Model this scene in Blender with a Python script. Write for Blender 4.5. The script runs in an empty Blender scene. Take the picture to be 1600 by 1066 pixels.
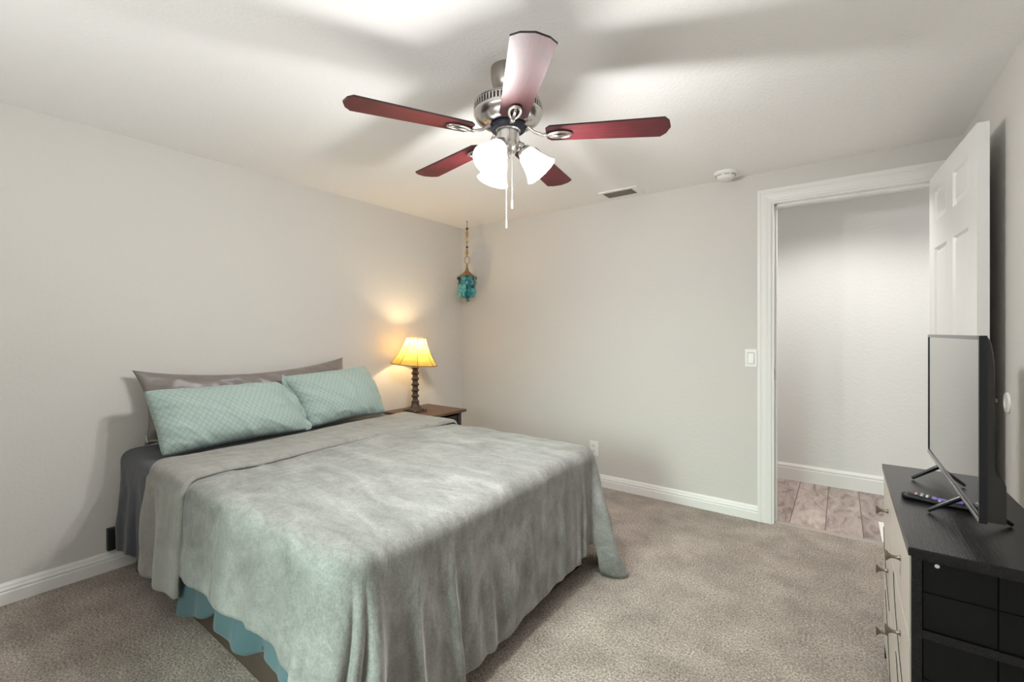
import bpy, bmesh, math, random
from math import sin, cos, pi, radians, sqrt, exp
from mathutils import Vector, Matrix, noise

random.seed(7)
SC = bpy.context.scene
COL = SC.collection
V = Vector

# ------------------------------------------------------------------ camera
YAW = 0.6336
cam_d = bpy.data.cameras.new('camera')
cam_d.sensor_fit = 'HORIZONTAL'; cam_d.sensor_width = 36.0
cam_d.lens = 699.54 / 1600 * 36.0
cam_d.shift_y = -13.3 / 1600
cam_d.clip_start = 0.02
cam = bpy.data.objects.new('camera', cam_d); COL.objects.link(cam)
cam.location = (0, 0, 1.217); cam.rotation_euler = (pi / 2, 0, YAW)
SC.camera = cam

# ------------------------------------------------------------------ exposure, world and room lights
vs = SC.view_settings
SC.display_settings.display_device = 'sRGB'
vs.view_transform = 'Standard'; vs.look = 'None'; vs.gamma = 1.0; vs.use_curve_mapping = False
vs.exposure = 0.1
EXPO = 1.0
SC.cycles.max_bounces = 10
SC.cycles.diffuse_bounces = 6
SC.cycles.sample_clamp_indirect = 6.0
SC.cycles.use_denoising = True; SC.cycles.denoising_prefilter = 'ACCURATE'

w = bpy.data.worlds.new('sky'); SC.world = w; w.use_nodes = True
w.node_tree.nodes['Background'].inputs[0].default_value = (0.62, 0.80, 0.76, 1)
w.node_tree.nodes['Background'].inputs[1].default_value = 0.6

def area(name, loc, rot, sx, sy, power, col, spread=pi):
    l = bpy.data.lights.new(name, 'AREA'); l.shape = 'RECTANGLE'; l.size = sx; l.size_y = sy
    l.energy = power; l.color = col; l.spread = spread
    o = bpy.data.objects.new(name, l); COL.objects.link(o); o.location = loc; o.rotation_euler = rot
    return o
def point(name, loc, power, col, rad=0.03):
    l = bpy.data.lights.new(name, 'POINT'); l.energy = power; l.color = col; l.shadow_soft_size = rad
    o = bpy.data.objects.new(name, l); COL.objects.link(o); o.location = loc
    return o

# room dimensions
XL, XR, YB, YF, H = -3.021, 0.511, 3.276, -1.15, 2.245
WT = 0.115
DX0, DX1, DZ = -0.355, 0.432, 2.05       # doorway
YH = 4.35                                 # hall far wall
WX0, WX1, WZ0, WZ1 = -1.75, -0.45, 0.75, 1.95   # added, unseen window behind the camera

# added green-tinted fill light, shining in through an unseen, invented window behind the camera
area('green_window_fill', (-1.02, YF - 0.20, 1.30), (radians(65), 0, 0), 0.8, 0.9, 12.0, (0.77, 1.0, 0.88), 1.05)
# added upward fill outside the same window, there to brighten the ceiling
area('ceiling_fill', (-1.45, YF - 0.75, 0.30), (radians(128), 0, 0), 2.8, 0.9, 215, (1.0, 0.995, 0.985))

# ------------------------------------------------------------------ materials
def newmat(name):
    m = bpy.data.materials.new(name); m.use_nodes = True
    return m, m.node_tree, m.node_tree.nodes['Principled BSDF']
def N(t, typ, **kw):
    n = t.nodes.new(typ)
    for k, v in kw.items():
        if k in n.inputs.keys() if isinstance(k, str) else False: n.inputs[k].default_value = v
        else: setattr(n, k, v)
    return n
def L(t, a, b): t.links.new(a, b)
def coords(t, kind='Object', scale=(1, 1, 1), rot=(0, 0, 0)):
    tc = N(t, 'ShaderNodeTexCoord'); mp = N(t, 'ShaderNodeMapping')
    mp.inputs['Scale'].default_value = scale; mp.inputs['Rotation'].default_value = rot
    L(t, tc.outputs[kind], mp.inputs['Vector']); return mp.outputs['Vector']
def noise_n(t, vec, scale, detail=4, rough=0.6, dist=0):
    n = N(t, 'ShaderNodeTexNoise'); n.inputs['Scale'].default_value = scale
    n.inputs['Detail'].default_value = detail; n.inputs['Roughness'].default_value = rough
    n.inputs['Distortion'].default_value = dist
    L(t, vec, n.inputs['Vector']); return n.outputs['Fac']
def ramp(t, fac, stops):
    r = N(t, 'ShaderNodeValToRGB')
    el = r.color_ramp.elements
    el[0].position, el[0].color = stops[0][0], (*stops[0][1], 1)
    el[1].position, el[1].color = stops[1][0], (*stops[1][1], 1)
    for p, c in stops[2:]:
        e = el.new(p); e.color = (*c, 1)
    L(t, fac, r.inputs['Fac']); return r.outputs['Color']
def math_n(t, op, a, b=None, c=None):
    n = N(t, 'ShaderNodeMath', operation=op)
    for i, x in enumerate((a, b, c)):
        if x is None: continue
        if isinstance(x, (int, float)): n.inputs[i].default_value = x
        else: L(t, x, n.inputs[i])
    return n.outputs[0]
def bump(t, b, fac, strength, dist=0.01, chain=None):
    n = N(t, 'ShaderNodeBump'); n.inputs['Strength'].default_value = strength; n.inputs['Distance'].default_value = dist
    L(t, fac, n.inputs['Height'])
    if chain is not None: L(t, chain, n.inputs['Normal'])
    L(t, n.outputs['Normal'], b.inputs['Normal']); return n.outputs['Normal']
def simple(name, col, rough=0.5, metal=0.0, bscale=None, bstr=0.1, bdist=0.002, coat=0, var=0.0, vscale=8, spec=None, sheen=0):
    m, t, b = newmat(name)
    b.inputs['Base Color'].default_value = (*col, 1); b.inputs['Roughness'].default_value = rough
    b.inputs['Metallic'].default_value = metal; b.inputs['Coat Weight'].default_value = coat
    if spec is not None: b.inputs['Specular IOR Level'].default_value = spec
    if sheen: b.inputs['Sheen Weight'].default_value = sheen; b.inputs['Sheen Roughness'].default_value = 0.4
    vec = coords(t)
    if var:
        f = noise_n(t, vec, vscale, 3)
        c = ramp(t, f, [(0.3, tuple(x * (1 - var) for x in col)), (0.7, tuple(min(1, x * (1 + var)) for x in col))])
        L(t, c, b.inputs['Base Color'])
    if bscale: bump(t, b, noise_n(t, vec, bscale, 3), bstr, bdist)
    return m

M = {}
M['wall'] = simple('wall_paint', (0.635, 0.622, 0.594), 0.75, bscale=55, bstr=0.35, bdist=0.004, spec=0.3)
M['wall_hall'] = simple('hall_wall_paint', (0.74, 0.74, 0.73), 0.75, bscale=45, bstr=0.35, bdist=0.004, spec=0.3)
def ceiling_mat():
    m, t, b = newmat('ceiling_texture'); vec = coords(t)
    b.inputs['Base Color'].default_value = (0.89, 0.885, 0.875, 1); b.inputs['Roughness'].default_value = 0.9
    b.inputs['Specular IOR Level'].default_value = 0.2
    f = noise_n(t, vec, 70, 5, 0.65); g = math_n(t, 'SMOOTH_MIN', f, 0.6, 0.1)
    bump(t, b, g, 0.6, 0.006); return m
M['ceiling'] = ceiling_mat()
M['trim'] = simple('white_trim_paint', (0.80, 0.80, 0.785), 0.38, bscale=30, bstr=0.03)
M['door'] = simple('white_door_paint', (0.82, 0.82, 0.81), 0.35, bscale=60, bstr=0.05)
M['plastic_white'] = simple('white_plastic', (0.82, 0.82, 0.80), 0.35, bscale=80, bstr=0.02)
M['black_slot'] = simple('black_slot', (0.012, 0.012, 0.012), 0.6, bscale=50, bstr=0.02)

def carpet_mat():
    m, t, b = newmat('carpet_pile'); vec = coords(t)
    f1 = noise_n(t, vec, 120, 4, 0.8); f2 = noise_n(t, vec, 5.0, 4, 0.6); f3 = noise_n(t, vec, 60, 2, 0.5)
    c1 = ramp(t, f1, [(0.33, (0.12, 0.097, 0.080)), (0.67, (0.84, 0.74, 0.655)), (0.5, (0.45, 0.385, 0.333))])
    c2 = ramp(t, f2, [(0.32, (0.74, 0.73, 0.72)), (0.68, (1.15, 1.15, 1.15))])
    mx = N(t, 'ShaderNodeMix', data_type='RGBA', blend_type='MULTIPLY'); mx.inputs[0].default_value = 1.0
    L(t, c1, mx.inputs[6]); L(t, c2, mx.inputs[7]); L(t, mx.outputs[2], b.inputs['Base Color'])
    b.inputs['Roughness'].default_value = 1.0; b.inputs['Specular IOR Level'].default_value = 0.05
    b.inputs['Sheen Weight'].default_value = 0.15
    h = math_n(t, 'ADD', f1, math_n(t, 'MULTIPLY', f3, 0.6)); bump(t, b, h, 0.9, 0.012); return m
M['carpet'] = carpet_mat()

def plank_mat():
    m, t, b = newmat('hall_planks'); tc = N(t, 'ShaderNodeTexCoord')
    sp = N(t, 'ShaderNodeSeparateXYZ'); L(t, tc.outputs['Object'], sp.inputs[0])
    u = math_n(t, 'MULTIPLY', math_n(t, 'ADD', sp.outputs['X'], 10.363), 1 / 0.187)
    idx = math_n(t, 'FLOOR', u); fr = math_n(t, 'FRACT', u)
    wn = N(t, 'ShaderNodeTexWhiteNoise', noise_dimensions='1D'); L(t, idx, wn.inputs['W'])
    cb = N(t, 'ShaderNodeCombineXYZ')
    L(t, math_n(t, 'ADD', math_n(t, 'MULTIPLY', sp.outputs['X'], 9.0), math_n(t, 'MULTIPLY', idx, 7.3)), cb.inputs[0])
    L(t, math_n(t, 'MULTIPLY', sp.outputs['Y'], 2.6), cb.inputs[1]); L(t, wn.outputs['Value'], cb.inputs[2])
    f = noise_n(t, cb.outputs[0], 1.6, 6, 0.62, 1.2)
    c = ramp(t, f, [(0.30, (0.15, 0.105, 0.09)), (0.70, (0.50, 0.42, 0.385)), (0.45, (0.34, 0.265, 0.24))])
    seam = math_n(t, 'LESS_THAN', math_n(t, 'MINIMUM', fr, math_n(t, 'SUBTRACT', 1.0, fr)), 0.013)
    hsv = N(t, 'ShaderNodeHueSaturation'); L(t, c, hsv.inputs['Color'])
    L(t, math_n(t, 'ADD', math_n(t, 'MULTIPLY', wn.outputs['Value'], 0.35), 0.85), hsv.inputs['Value'])
    mx = N(t, 'ShaderNodeMix', data_type='RGBA'); L(t, seam, mx.inputs[0]); L(t, hsv.outputs[0], mx.inputs[6])
    mx.inputs[7].default_value = (0.10, 0.075, 0.06, 1); L(t, mx.outputs[2], b.inputs['Base Color'])
    b.inputs['Roughness'].default_value = 0.45; bump(t, b, f, 0.08, 0.003); return m
M['planks'] = plank_mat()

def velvet(name, dark, mid, light, rscale=1.0):
    m, t, b = newmat(name); vec = coords(t)
    v2 = coords(t, 'Object', (1.0, 3.2, 1.4), (0, 0, 0.35))
    f = noise_n(t, v2, 2.6 * rscale, 7, 0.62, 0.9); g = noise_n(t, vec, 150, 3, 0.7); k = noise_n(t, coords(t, 'Object', (1.0, 2.2, 1.0), (0, 0, -0.5)), 13, 5, 0.7, 2.2)
    h = math_n(t, 'ADD', math_n(t, 'MULTIPLY', f, 0.58), math_n(t, 'MULTIPLY', k, 0.24))
    h = math_n(t, 'ADD', h, math_n(t, 'MULTIPLY', g, 0.30))
    c = ramp(t, h, [(0.44, dark), (0.73, light), (0.58, mid)])
    L(t, c, b.inputs['Base Color']); b.inputs['Roughness'].default_value = 0.8
    b.inputs['Specular IOR Level'].default_value = 0.2
    b.inputs['Sheen Weight'].default_value = 0.45; b.inputs['Sheen Roughness'].default_value = 0.35
    b.inputs['Sheen Tint'].default_value = (0.9, 0.9, 0.86, 1)
    hh = math_n(t, 'ADD', math_n(t, 'MULTIPLY', g, 0.35), k); bump(t, b, hh, 0.35, 0.006); return m
M['blanket'] = velvet('grey_velvet_blanket', (0.150, 0.148, 0.141), (0.240, 0.239, 0.231), (0.365, 0.365, 0.358))
M['cuff'] = velvet('grey_blanket_underside', (0.215, 0.207, 0.192), (0.27, 0.262, 0.245), (0.33, 0.322, 0.305), 1.6)

def cloth(name, col, rough, sheen=0.2, wscale=900, spec=0.3, aniso=0, crease=14, cstr=0.25):
    m, t, b = newmat(name); vec = coords(t)
    b.inputs['Base Color'].default_value = (*col, 1); b.inputs['Roughness'].default_value = rough
    b.inputs['Sheen Weight'].default_value = sheen; b.inputs['Specular IOR Level'].default_value = spec
    f = noise_n(t, vec, crease, 4, 0.55, 0.8); g = noise_n(t, vec, wscale, 2)
    bump(t, b, math_n(t, 'ADD', f, math_n(t, 'MULTIPLY', g, 0.06)), cstr, 0.012); return m
M['sheet'] = cloth('slate_sheet', (0.052, 0.058, 0.072), 0.8)
M['skirt'] = cloth('teal_bed_skirt', (0.068, 0.125, 0.145), 0.75, cstr=0.15)
M['satin'] = cloth('grey_satin', (0.20, 0.175, 0.165), 0.33, 0.0, spec=0.6, crease=9, cstr=0.35)
M['mattress'] = cloth('white_mattress_ticking', (0.6, 0.6, 0.58), 0.8)

def teal_mat():
    m, t, b = newmat('mint_lattice_pillowcase')
    tc = N(t, 'ShaderNodeTexCoord'); sp = N(t, 'ShaderNodeSeparateXYZ'); L(t, tc.outputs['UV'], sp.inputs[0])
    U = math_n(t, 'MULTIPLY', sp.outputs['X'], 2 * pi * 1 / 0.029); W = math_n(t, 'MULTIPLY', sp.outputs['Y'], 2 * pi / 0.036)
    cu = math_n(t, 'COSINE', U); cv = math_n(t, 'COSINE', W)
    s = math_n(t, 'ADD', cu, math_n(t, 'ADD', cv, math_n(t, 'MULTIPLY', math_n(t, 'COSINE', math_n(t, 'MULTIPLY', W, 3.0)), 0.22)))
    a = math_n(t, 'ABSOLUTE', s)
    c = ramp(t, a, [(0.05, (0.25, 0.35, 0.33)), (0.60, (0.365, 0.465, 0.43))])
    L(t, c, b.inputs['Base Color']); b.inputs['Roughness'].default_value = 0.75; b.inputs['Sheen Weight'].default_value = 0.2
    vec = coords(t)
    bump(t, b, noise_n(t, vec, 16, 4, 0.55, 0.8), 0.25, 0.010); return m
M['teal'] = teal_mat()

def wood(name, cols, scale, axis_scale, rough, coat=0.0, bstr=0.1, coat_rough=0.2, spec=0.5):
    m, t, b = newmat(name); vec = coords(t, 'Object', axis_scale)
    f = noise_n(t, vec, scale, 6, 0.6, 1.6)
    c = ramp(t, f, [(0.28, cols[0]), (0.72, cols[2]), (0.5, cols[1])])
    L(t, c, b.inputs['Base Color']); b.inputs['Roughness'].default_value = rough
    b.inputs['Coat Weight'].default_value = coat; b.inputs['Coat Roughness'].default_value = coat_rough
    b.inputs['Specular IOR Level'].default_value = spec
    if bstr: bump(t, b, f, bstr, 0.002)
    return m
M['black_wood'] = wood('black_wood_grain', ((0.004, 0.004, 0.005), (0.009, 0.009, 0.010), (0.019, 0.019, 0.021)), 9, (22, 0.6, 22), 0.27, bstr=0.35, spec=0.42)
M['black_panel'] = simple('black_side_panel', (0.007, 0.007, 0.0065), 0.6, spec=0.2, bscale=300, bstr=0.25, bdist=0.001, var=0.15)
M['greige'] = simple('greige_drawer_front', (0.52, 0.48, 0.43), 0.35, bscale=20, bstr=0.03, var=0.05)
M['bronze'] = simple('bronze_knob_metal', (0.26, 0.22, 0.175), 0.32, 1.0, bscale=90, bstr=0.05)
M['ns_wood'] = wood('espresso_nightstand_wood', ((0.065, 0.034, 0.017), (0.11, 0.056, 0.028), (0.17, 0.09, 0.045)), 6, (12, 1.2, 12), 0.38, bstr=0.15)
M['ns_dark'] = wood('dark_nightstand_wood', ((0.020, 0.016, 0.014), (0.034, 0.027, 0.023), (0.05, 0.04, 0.034)), 6, (2, 2, 16), 0.5, bstr=0.15)
M['cherry'] = wood('cherry_fan_blade', ((0.036, 0.005, 0.007), (0.064, 0.008, 0.011), (0.10, 0.013, 0.016)), 5, (1.6, 14, 14), 0.5, coat=0.10, bstr=0.05, coat_rough=0.35, spec=0.25)
M['dark_edge'] = simple('dark_blade_edge', (0.02, 0.012, 0.014), 0.4, bscale=40, bstr=0.02)
M['nickel'] = simple('brushed_nickel', (0.62, 0.60, 0.58), 0.24, 1.0, bscale=120, bstr=0.04, bdist=0.0006)
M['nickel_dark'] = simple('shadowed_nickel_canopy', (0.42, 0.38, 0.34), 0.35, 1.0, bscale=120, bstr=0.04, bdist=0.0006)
M['navy_ring'] = simple('dark_blue_flywheel', (0.016, 0.018, 0.04), 0.5, bscale=60, bstr=0.04)
M['chain'] = simple('white_pull_cord', (0.80, 0.80, 0.79), 0.4, bscale=60, bstr=0.02)
M['bed_brown'] = simple('brown_bed_base', (0.075, 0.05, 0.038), 0.8, bscale=60, bstr=0.1, var=0.1)
M['black_metal'] = simple('black_metal', (0.01, 0.01, 0.01), 0.45, bscale=60, bstr=0.03)
M['tv_black'] = simple('tv_gloss_black', (0.006, 0.008, 0.012), 0.15, bscale=50, bstr=0.01)
M['tv_back'] = simple('tv_matt_black', (0.022, 0.022, 0.021), 0.5, bscale=300, bstr=0.06, bdist=0.0005)
M['screen'] = simple('tv_screen', (0.02, 0.02, 0.022), 0.04, coat=1.0)
_b = M['screen'].node_tree.nodes['Principled BSDF']; _b.inputs['IOR'].default_value = 2.6; _b.inputs['Coat IOR'].default_value = 1.8; _b.inputs['Coat Roughness'].default_value = 0.03
M['silver_strip'] = simple('tv_silver_strip', (0.55, 0.55, 0.57), 0.3, 0.9, bscale=50, bstr=0.01)
M['remote'] = simple('remote_black', (0.010, 0.010, 0.011), 0.42, bscale=80, bstr=0.02)
M['purple'] = simple('purple_buttons', (0.22, 0.16, 0.62), 0.4, bscale=80, bstr=0.02)
M['grey_button'] = simple('pale_buttons', (0.55, 0.55, 0.56), 0.4, bscale=80, bstr=0.02)
M['red_button'] = simple('red_button', (0.55, 0.12, 0.12), 0.4, bscale=80, bstr=0.02)
M['brass'] = simple('tan_brass', (0.66, 0.54, 0.36), 0.35, 0.6, bscale=80, bstr=0.02)
M['steel'] = simple('brushed_steel', (0.45, 0.42, 0.38), 0.35, 1.0, bscale=80, bstr=0.02)
M['vent_dark'] = simple('grey_vent_louvre', (0.32, 0.30, 0.26), 0.6, bscale=40, bstr=0.02)
M['lamp_body'] = wood('carved_brown_lamp', ((0.035, 0.022, 0.016), (0.062, 0.040, 0.028), (0.11, 0.075, 0.052)), 30, (1, 1, 1), 0.45, bstr=0.2)
M['lamp_piping'] = simple('brown_shade_piping', (0.16, 0.09, 0.03), 0.7, bscale=80, bstr=0.05)
def shade_mat():
    m, t, b = newmat('mica_lamp_shade'); vec = coords(t)
    f = noise_n(t, vec, 25, 5, 0.65)
    c = ramp(t, f, [(0.35, (0.66, 0.44, 0.10)), (0.7, (0.82, 0.62, 0.22))])
    out = t.nodes['Material Output']
    tr = N(t, 'ShaderNodeBsdfTranslucent'); L(t, c, tr.inputs['Color'])
    L(t, c, b.inputs['Base Color']); b.inputs['Roughness'].default_value = 0.6
    mx = N(t, 'ShaderNodeMixShader'); mx.inputs[0].default_value = 0.62
    L(t, b.outputs[0], mx.inputs[1]); L(t, tr.outputs[0], mx.inputs[2]); L(t, mx.outputs[0], out.inputs['Surface']); return m
M['lamp_shade'] = shade_mat()
def emis(name, col, strength, base=(0.8, 0.8, 0.8)):
    m, t, b = newmat(name)
    b.inputs['Base Color'].default_value = (*base, 1); b.inputs['Roughness'].default_value = 0.3
    b.inputs['Emission Color'].default_value = (*col, 1); b.inputs['Emission Strength'].default_value = strength
    return m
M['glass_shade'] = emis('lit_frosted_glass', (1.0, 0.985, 0.97), 4.2)
M['glass_collar'] = emis('lit_frosted_glass_collar', (1.0, 0.985, 0.97), 1.0)
M['bulb'] = emis('lit_bulb', (1.0, 0.98, 0.95), 25.0)
M['warm_bulb'] = emis('lit_warm_bulb', (1.0, 0.72, 0.36), 20.0)
M['hall_lamp'] = emis('lit_hall_diffuser', (1.0, 0.99, 0.97), 8.0)
M['antique'] = simple('antique_brass', (0.34, 0.20, 0.10), 0.45, 0.6, bscale=80, bstr=0.1)
M['amber'] = simple('amber_bead', (0.42, 0.22, 0.03), 0.25, bscale=40, bstr=0.03, coat=0.5)
M['brown_bead'] = simple('brown_bead', (0.08, 0.045, 0.035), 0.4, bscale=40, bstr=0.03)
def capiz(name, col):
    m, t, b = newmat(name); vec = coords(t)
    f = noise_n(t, vec, 40, 3)
    c = ramp(t, f, [(0.3, tuple(x * 0.75 for x in col)), (0.7, tuple(min(1, x * 1.25) for x in col))])
    L(t, c, b.inputs['Base Color']); b.inputs['Roughness'].default_value = 0.2
    b.inputs['Alpha'].default_value = 0.82; return m
M['capiz'] = capiz('teal_capiz_shell', (0.10, 0.36, 0.38)); M['capiz2'] = capiz('pale_blue_capiz_shell', (0.32, 0.56, 0.60))
M['capiz3'] = capiz('deep_teal_capiz_shell', (0.02, 0.24, 0.27))
M['mat_white'] = simple('white_mat', (0.80, 0.79, 0.75), 0.9, bscale=120, bstr=0.3)
M['zip'] = simple('zip_teeth', (0.45, 0.43, 0.40), 0.4, 0.6, bscale=200, bstr=0.3)
M['glass'] = None
def glass_mat():
    m, t, b = newmat('window_glass'); b.inputs['Base Color'].default_value = (1, 1, 1, 1)
    b.inputs['Roughness'].default_value = 0.0; b.inputs['Transmission Weight'].default_value = 1.0; b.inputs['IOR'].default_value = 1.02
    return m
M['glass'] = glass_mat()

# ------------------------------------------------------------------ mesh helpers
ORG = {}
def thing(name, loc, label, cat, group=None, kind=None):
    o = bpy.data.objects.new(name, None); COL.objects.link(o); o.location = loc; o.empty_display_size = 0.05
    ORG[o] = V(loc)
    if label: o['label'] = label
    if cat: o['category'] = cat
    if group: o['group'] = group
    if kind: o['kind'] = kind
    return o
def obj(name, bm, mat, parent=None, origin=None, smooth=False, angle=40, label=None, cat=None, kind=None, group=None):
    """link a world-space bmesh as ONE mesh object, with its origin at its thing's origin"""
    if parent is not None: off = ORG[parent]
    else: off = V(origin) if origin is not None else V((0, 0, 0))
    bmesh.ops.translate(bm, verts=bm.verts, vec=-off)
    bmesh.ops.recalc_face_normals(bm, faces=bm.faces) if not getattr(bm, 'keepn', False) else None
    me = bpy.data.meshes.new(name); bm.to_mesh(me); bm.free()
    mats = mat if isinstance(mat, (list, tuple)) else [mat]
    for m in mats: me.materials.append(m)
    if smooth:
        me.polygons.foreach_set('use_smooth', [True] * len(me.polygons))
        if angle < 180: me.set_sharp_from_angle(angle=radians(angle))
    o = bpy.data.objects.new(name, me); COL.objects.link(o)
    ORG[o] = off
    if parent is not None:
        o.parent = parent
        if parent.type != 'EMPTY' and parent.parent is None and False: pass
    else: o.location = off
    if label: o['label'] = label
    if cat: o['category'] = cat
    if kind: o['kind'] = kind
    if group: o['group'] = group
    return o
def B(): return bmesh.new()
def box(bm, x0, x1, y0, y1, z0, z1, bev=0, mi=0):
    vs_ = [bm.verts.new(p) for p in ((x0, y0, z0), (x1, y0, z0), (x1, y1, z0), (x0, y1, z0), (x0, y0, z1), (x1, y0, z1), (x1, y1, z1), (x0, y1, z1))]
    fs = [bm.faces.new([vs_[i] for i in f]) for f in ((3, 2, 1, 0), (4, 5, 6, 7), (0, 1, 5, 4), (1, 2, 6, 5), (2, 3, 7, 6), (3, 0, 4, 7))]
    for f in fs: f.material_index = mi
    if bev:
        es = set(e for f in fs for e in f.edges)
        r = bmesh.ops.bevel(bm, geom=list(es), offset=bev, segments=2, affect='EDGES', profile=0.7)
        for f in r['faces']: f.material_index = mi
    return vs_
def lathe(bm, prof, c=(0, 0, 0), n=32, axis=None, mi=0, cap=True):
    """prof: list of (r, z) from bottom to top around the axis vector (default +Z) at c"""
    c = V(c); q = V((0, 0, 1)).rotation_difference(V(axis).normalized()) if axis is not None else None
    rings = []
    for r, z in prof:
        if r < 1e-6:
            p = V((0, 0, z)); p = (q @ p if q else p) + c; rings.append([bm.verts.new(p)])
        else:
            ring = []
            for i in range(n):
                a = 2 * pi * i / n; p = V((r * cos(a), r * sin(a), z)); p = (q @ p if q else p) + c
                ring.append(bm.verts.new(p))
            rings.append(ring)
    for a, b in zip(rings[:-1], rings[1:]):
        for i in range(n):
            j = (i + 1) % n
            if len(a) == 1 and len(b) == 1: continue
            if len(a) == 1: f = bm.faces.new((a[0], b[i], b[j]))
            elif len(b) == 1: f = bm.faces.new((a[i], a[j], b[0]))
            else: f = bm.faces.new((a[i], a[j], b[j], b[i]))
            f.material_index = mi
    if cap:
        for ring, rev in ((rings[0], True), (rings[-1], False)):
            if len(ring) > 1: bm.faces.new(ring[::-1] if rev else ring).material_index = mi
    return rings
def tube(bm, pts, r, n=10, closed=False, mi=0, rz=None):
    pts = [V(p) for p in pts]; rs = r if isinstance(r, (list, tuple)) else [r] * len(pts)
    rings = []; up = V((0, 0, 1)); m = len(pts)
    for i, p in enumerate(pts):
        if closed: d = pts[(i + 1) % m] - pts[i - 1]
        else: d = pts[min(i + 1, m - 1)] - pts[max(i - 1, 0)]
        d.normalize()
        a = d.cross(up)
        if a.length < 1e-3: a = d.cross(V((1, 0, 0)))
        a.normalize(); b = a.cross(d); up = b
        rings.append([bm.verts.new(p + (a * cos(2 * pi * k / n) + b * sin(2 * pi * k / n) * (rz if rz else 1)) * rs[i]) for k in range(n)])
    rng = range(m if closed else m - 1)
    for i in rng:
        A, C = rings[i], rings[(i + 1) % m]
        for k in range(n):
            bm.faces.new((A[k], A[(k + 1) % n], C[(k + 1) % n], C[k])).material_index = mi
    if not closed:
        bm.faces.new(rings[0][::-1]); bm.faces.new(rings[-1])
def extrude_profile(bm, prof, p0, p1, out, up=V((0, 0, 1))):
    """profile of (outward, up) points swept straight from p0 to p1"""
    p0, p1, out = V(p0), V(p1), V(out)
    A = [bm.verts.new(p0 + out * a + up * b) for a, b in prof]; C = [bm.verts.new(p1 + out * a + up * b) for a, b in prof]
    n = len(prof)
    for i in range(n):
        j = (i + 1) % n; bm.faces.new((A[i], A[j], C[j], C[i]))
    bm.faces.new(A[::-1]); bm.faces.new(C)
def grid(bm, P, closed_u=False, mi=0):
    """P[i][j] -> points, makes a quad sheet"""
    VV = [[bm.verts.new(p) for p in row] for row in P]
    ni = len(VV)
    for i in range(ni if closed_u else ni - 1):
        a, b = VV[i], VV[(i + 1) % ni]
        for j in range(len(a) - 1):
            bm.faces.new((a[j], b[j], b[j + 1], a[j + 1])).material_index = mi
    return VV
def solid(bm, th):
    """give an open sheet real thickness"""
    bmesh.ops.recalc_face_normals(bm, faces=bm.faces)
    bmesh.ops.solidify(bm, geom=list(bm.faces), thickness=th)
def prism(bm, pts, d, mi=0):
    """extrude planar polygon pts (3D) along vector d"""
    d = V(d); A = [bm.verts.new(V(p)) for p in pts]; C = [bm.verts.new(V(p) + d) for p in pts]; n = len(pts)
    fs = [bm.faces.new(A[::-1]), bm.faces.new(C)] + [bm.faces.new((A[i], A[(i + 1) % n], C[(i + 1) % n], C[i])) for i in range(n)]
    for f in fs: f.material_index = mi
def interp(x, pts):
    if x <= pts[0][0]: return pts[0][1]
    for (a, va), (b, vb) in zip(pts[:-1], pts[1:]):
        if x <= b:
            t = (x - a) / (b - a); t = t * t * (3 - 2 * t) * 0.5 + t * 0.5
            return va + (vb - va) * t
    return pts[-1][1]
def nz(x, y, z=0, o=3):
    return noise.fractal(V((x, y, z)), 1.0, 2.0, o)
def sstep(a, b, x):
    t = max(0, min(1, (x - a) / (b - a))); return t * t * (3 - 2 * t)

# ------------------------------------------------------------------ room shell
def struct(name, bm, mat, **k): return obj(name, bm, mat, kind='structure', **k)
b = B(); box(b, XL - WT, XR + WT, YF - WT, YB + 0.055, -0.05, 0.0); struct('floor', b, M['carpet'])
b = B(); box(b, XL - WT, XR + WT, YF - WT, YB + WT, H, H + 0.06); struct('ceiling', b, M['ceiling'])
b = B(); box(b, XL - WT, XL, YF - WT, YB + WT, 0, H); struct('wall_left', b, M['wall'])
b = B(); box(b, XR, XR + WT, YF - WT, YB + WT, 0, H); struct('wall_right', b, M['wall'])
b = B()
box(b, XL, DX0, YB, YB + WT, 0, H); box(b, DX1, XR, YB, YB + WT, 0, H); box(b, DX0, DX1, YB, YB + WT, DZ, H)
struct('wall_back', b, M['wall'])
b = B()
box(b, XL, WX0, YF - WT, YF, 0, H); box(b, WX1, XR, YF - WT, YF, 0, H)
box(b, WX0, WX1, YF - WT, YF, 0, WZ0); box(b, WX0, WX1, YF - WT, YF, WZ1, H)
struct('wall_front', b, M['wall'])
b = B(); fw = 0.05
box(b, WX0, WX1, YF - 0.09, YF - 0.03, WZ0, WZ0 + fw); box(b, WX0, WX1, YF - 0.09, YF - 0.03, WZ1 - fw, WZ1)
box(b, WX0, WX0 + fw, YF - 0.09, YF - 0.03, WZ0 + fw, WZ1 - fw); box(b, WX1 - fw, WX1, YF - 0.09, YF - 0.03, WZ0 + fw, WZ1 - fw)
zc = (WZ0 + WZ1) / 2; box(b, WX0 + fw, WX1 - fw, YF - 0.08, YF - 0.04, zc - 0.02, zc + 0.02)
win = struct('added_window_1', b, M['trim'])  # invented opening, out of view, that lets the fill lights in
# hall beyond the doorway
b = B(); box(b, -1.6, 1.7, YB + 0.055, YH + 0.1, -0.05, 0.0); struct('floor_hall', b, M['planks'])
b = B(); box(b, -1.6, 1.7, YB + WT, YH + 0.1, H, H + 0.06); struct('ceiling_hall', b, M['ceiling'])
b = B(); box(b, -1.6, 1.7, YH, YH + 0.1, 0, H); box(b, -1.7, -1.6, YB + WT, YH + 0.1, 0, H); box(b, 1.7, 1.8, YB + WT, YH + 0.1, 0, H)
box(b, XR + WT, 1.7, YB, YB + WT, 0, H)
struct('wall_hall', b, M['wall_hall'])
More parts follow.
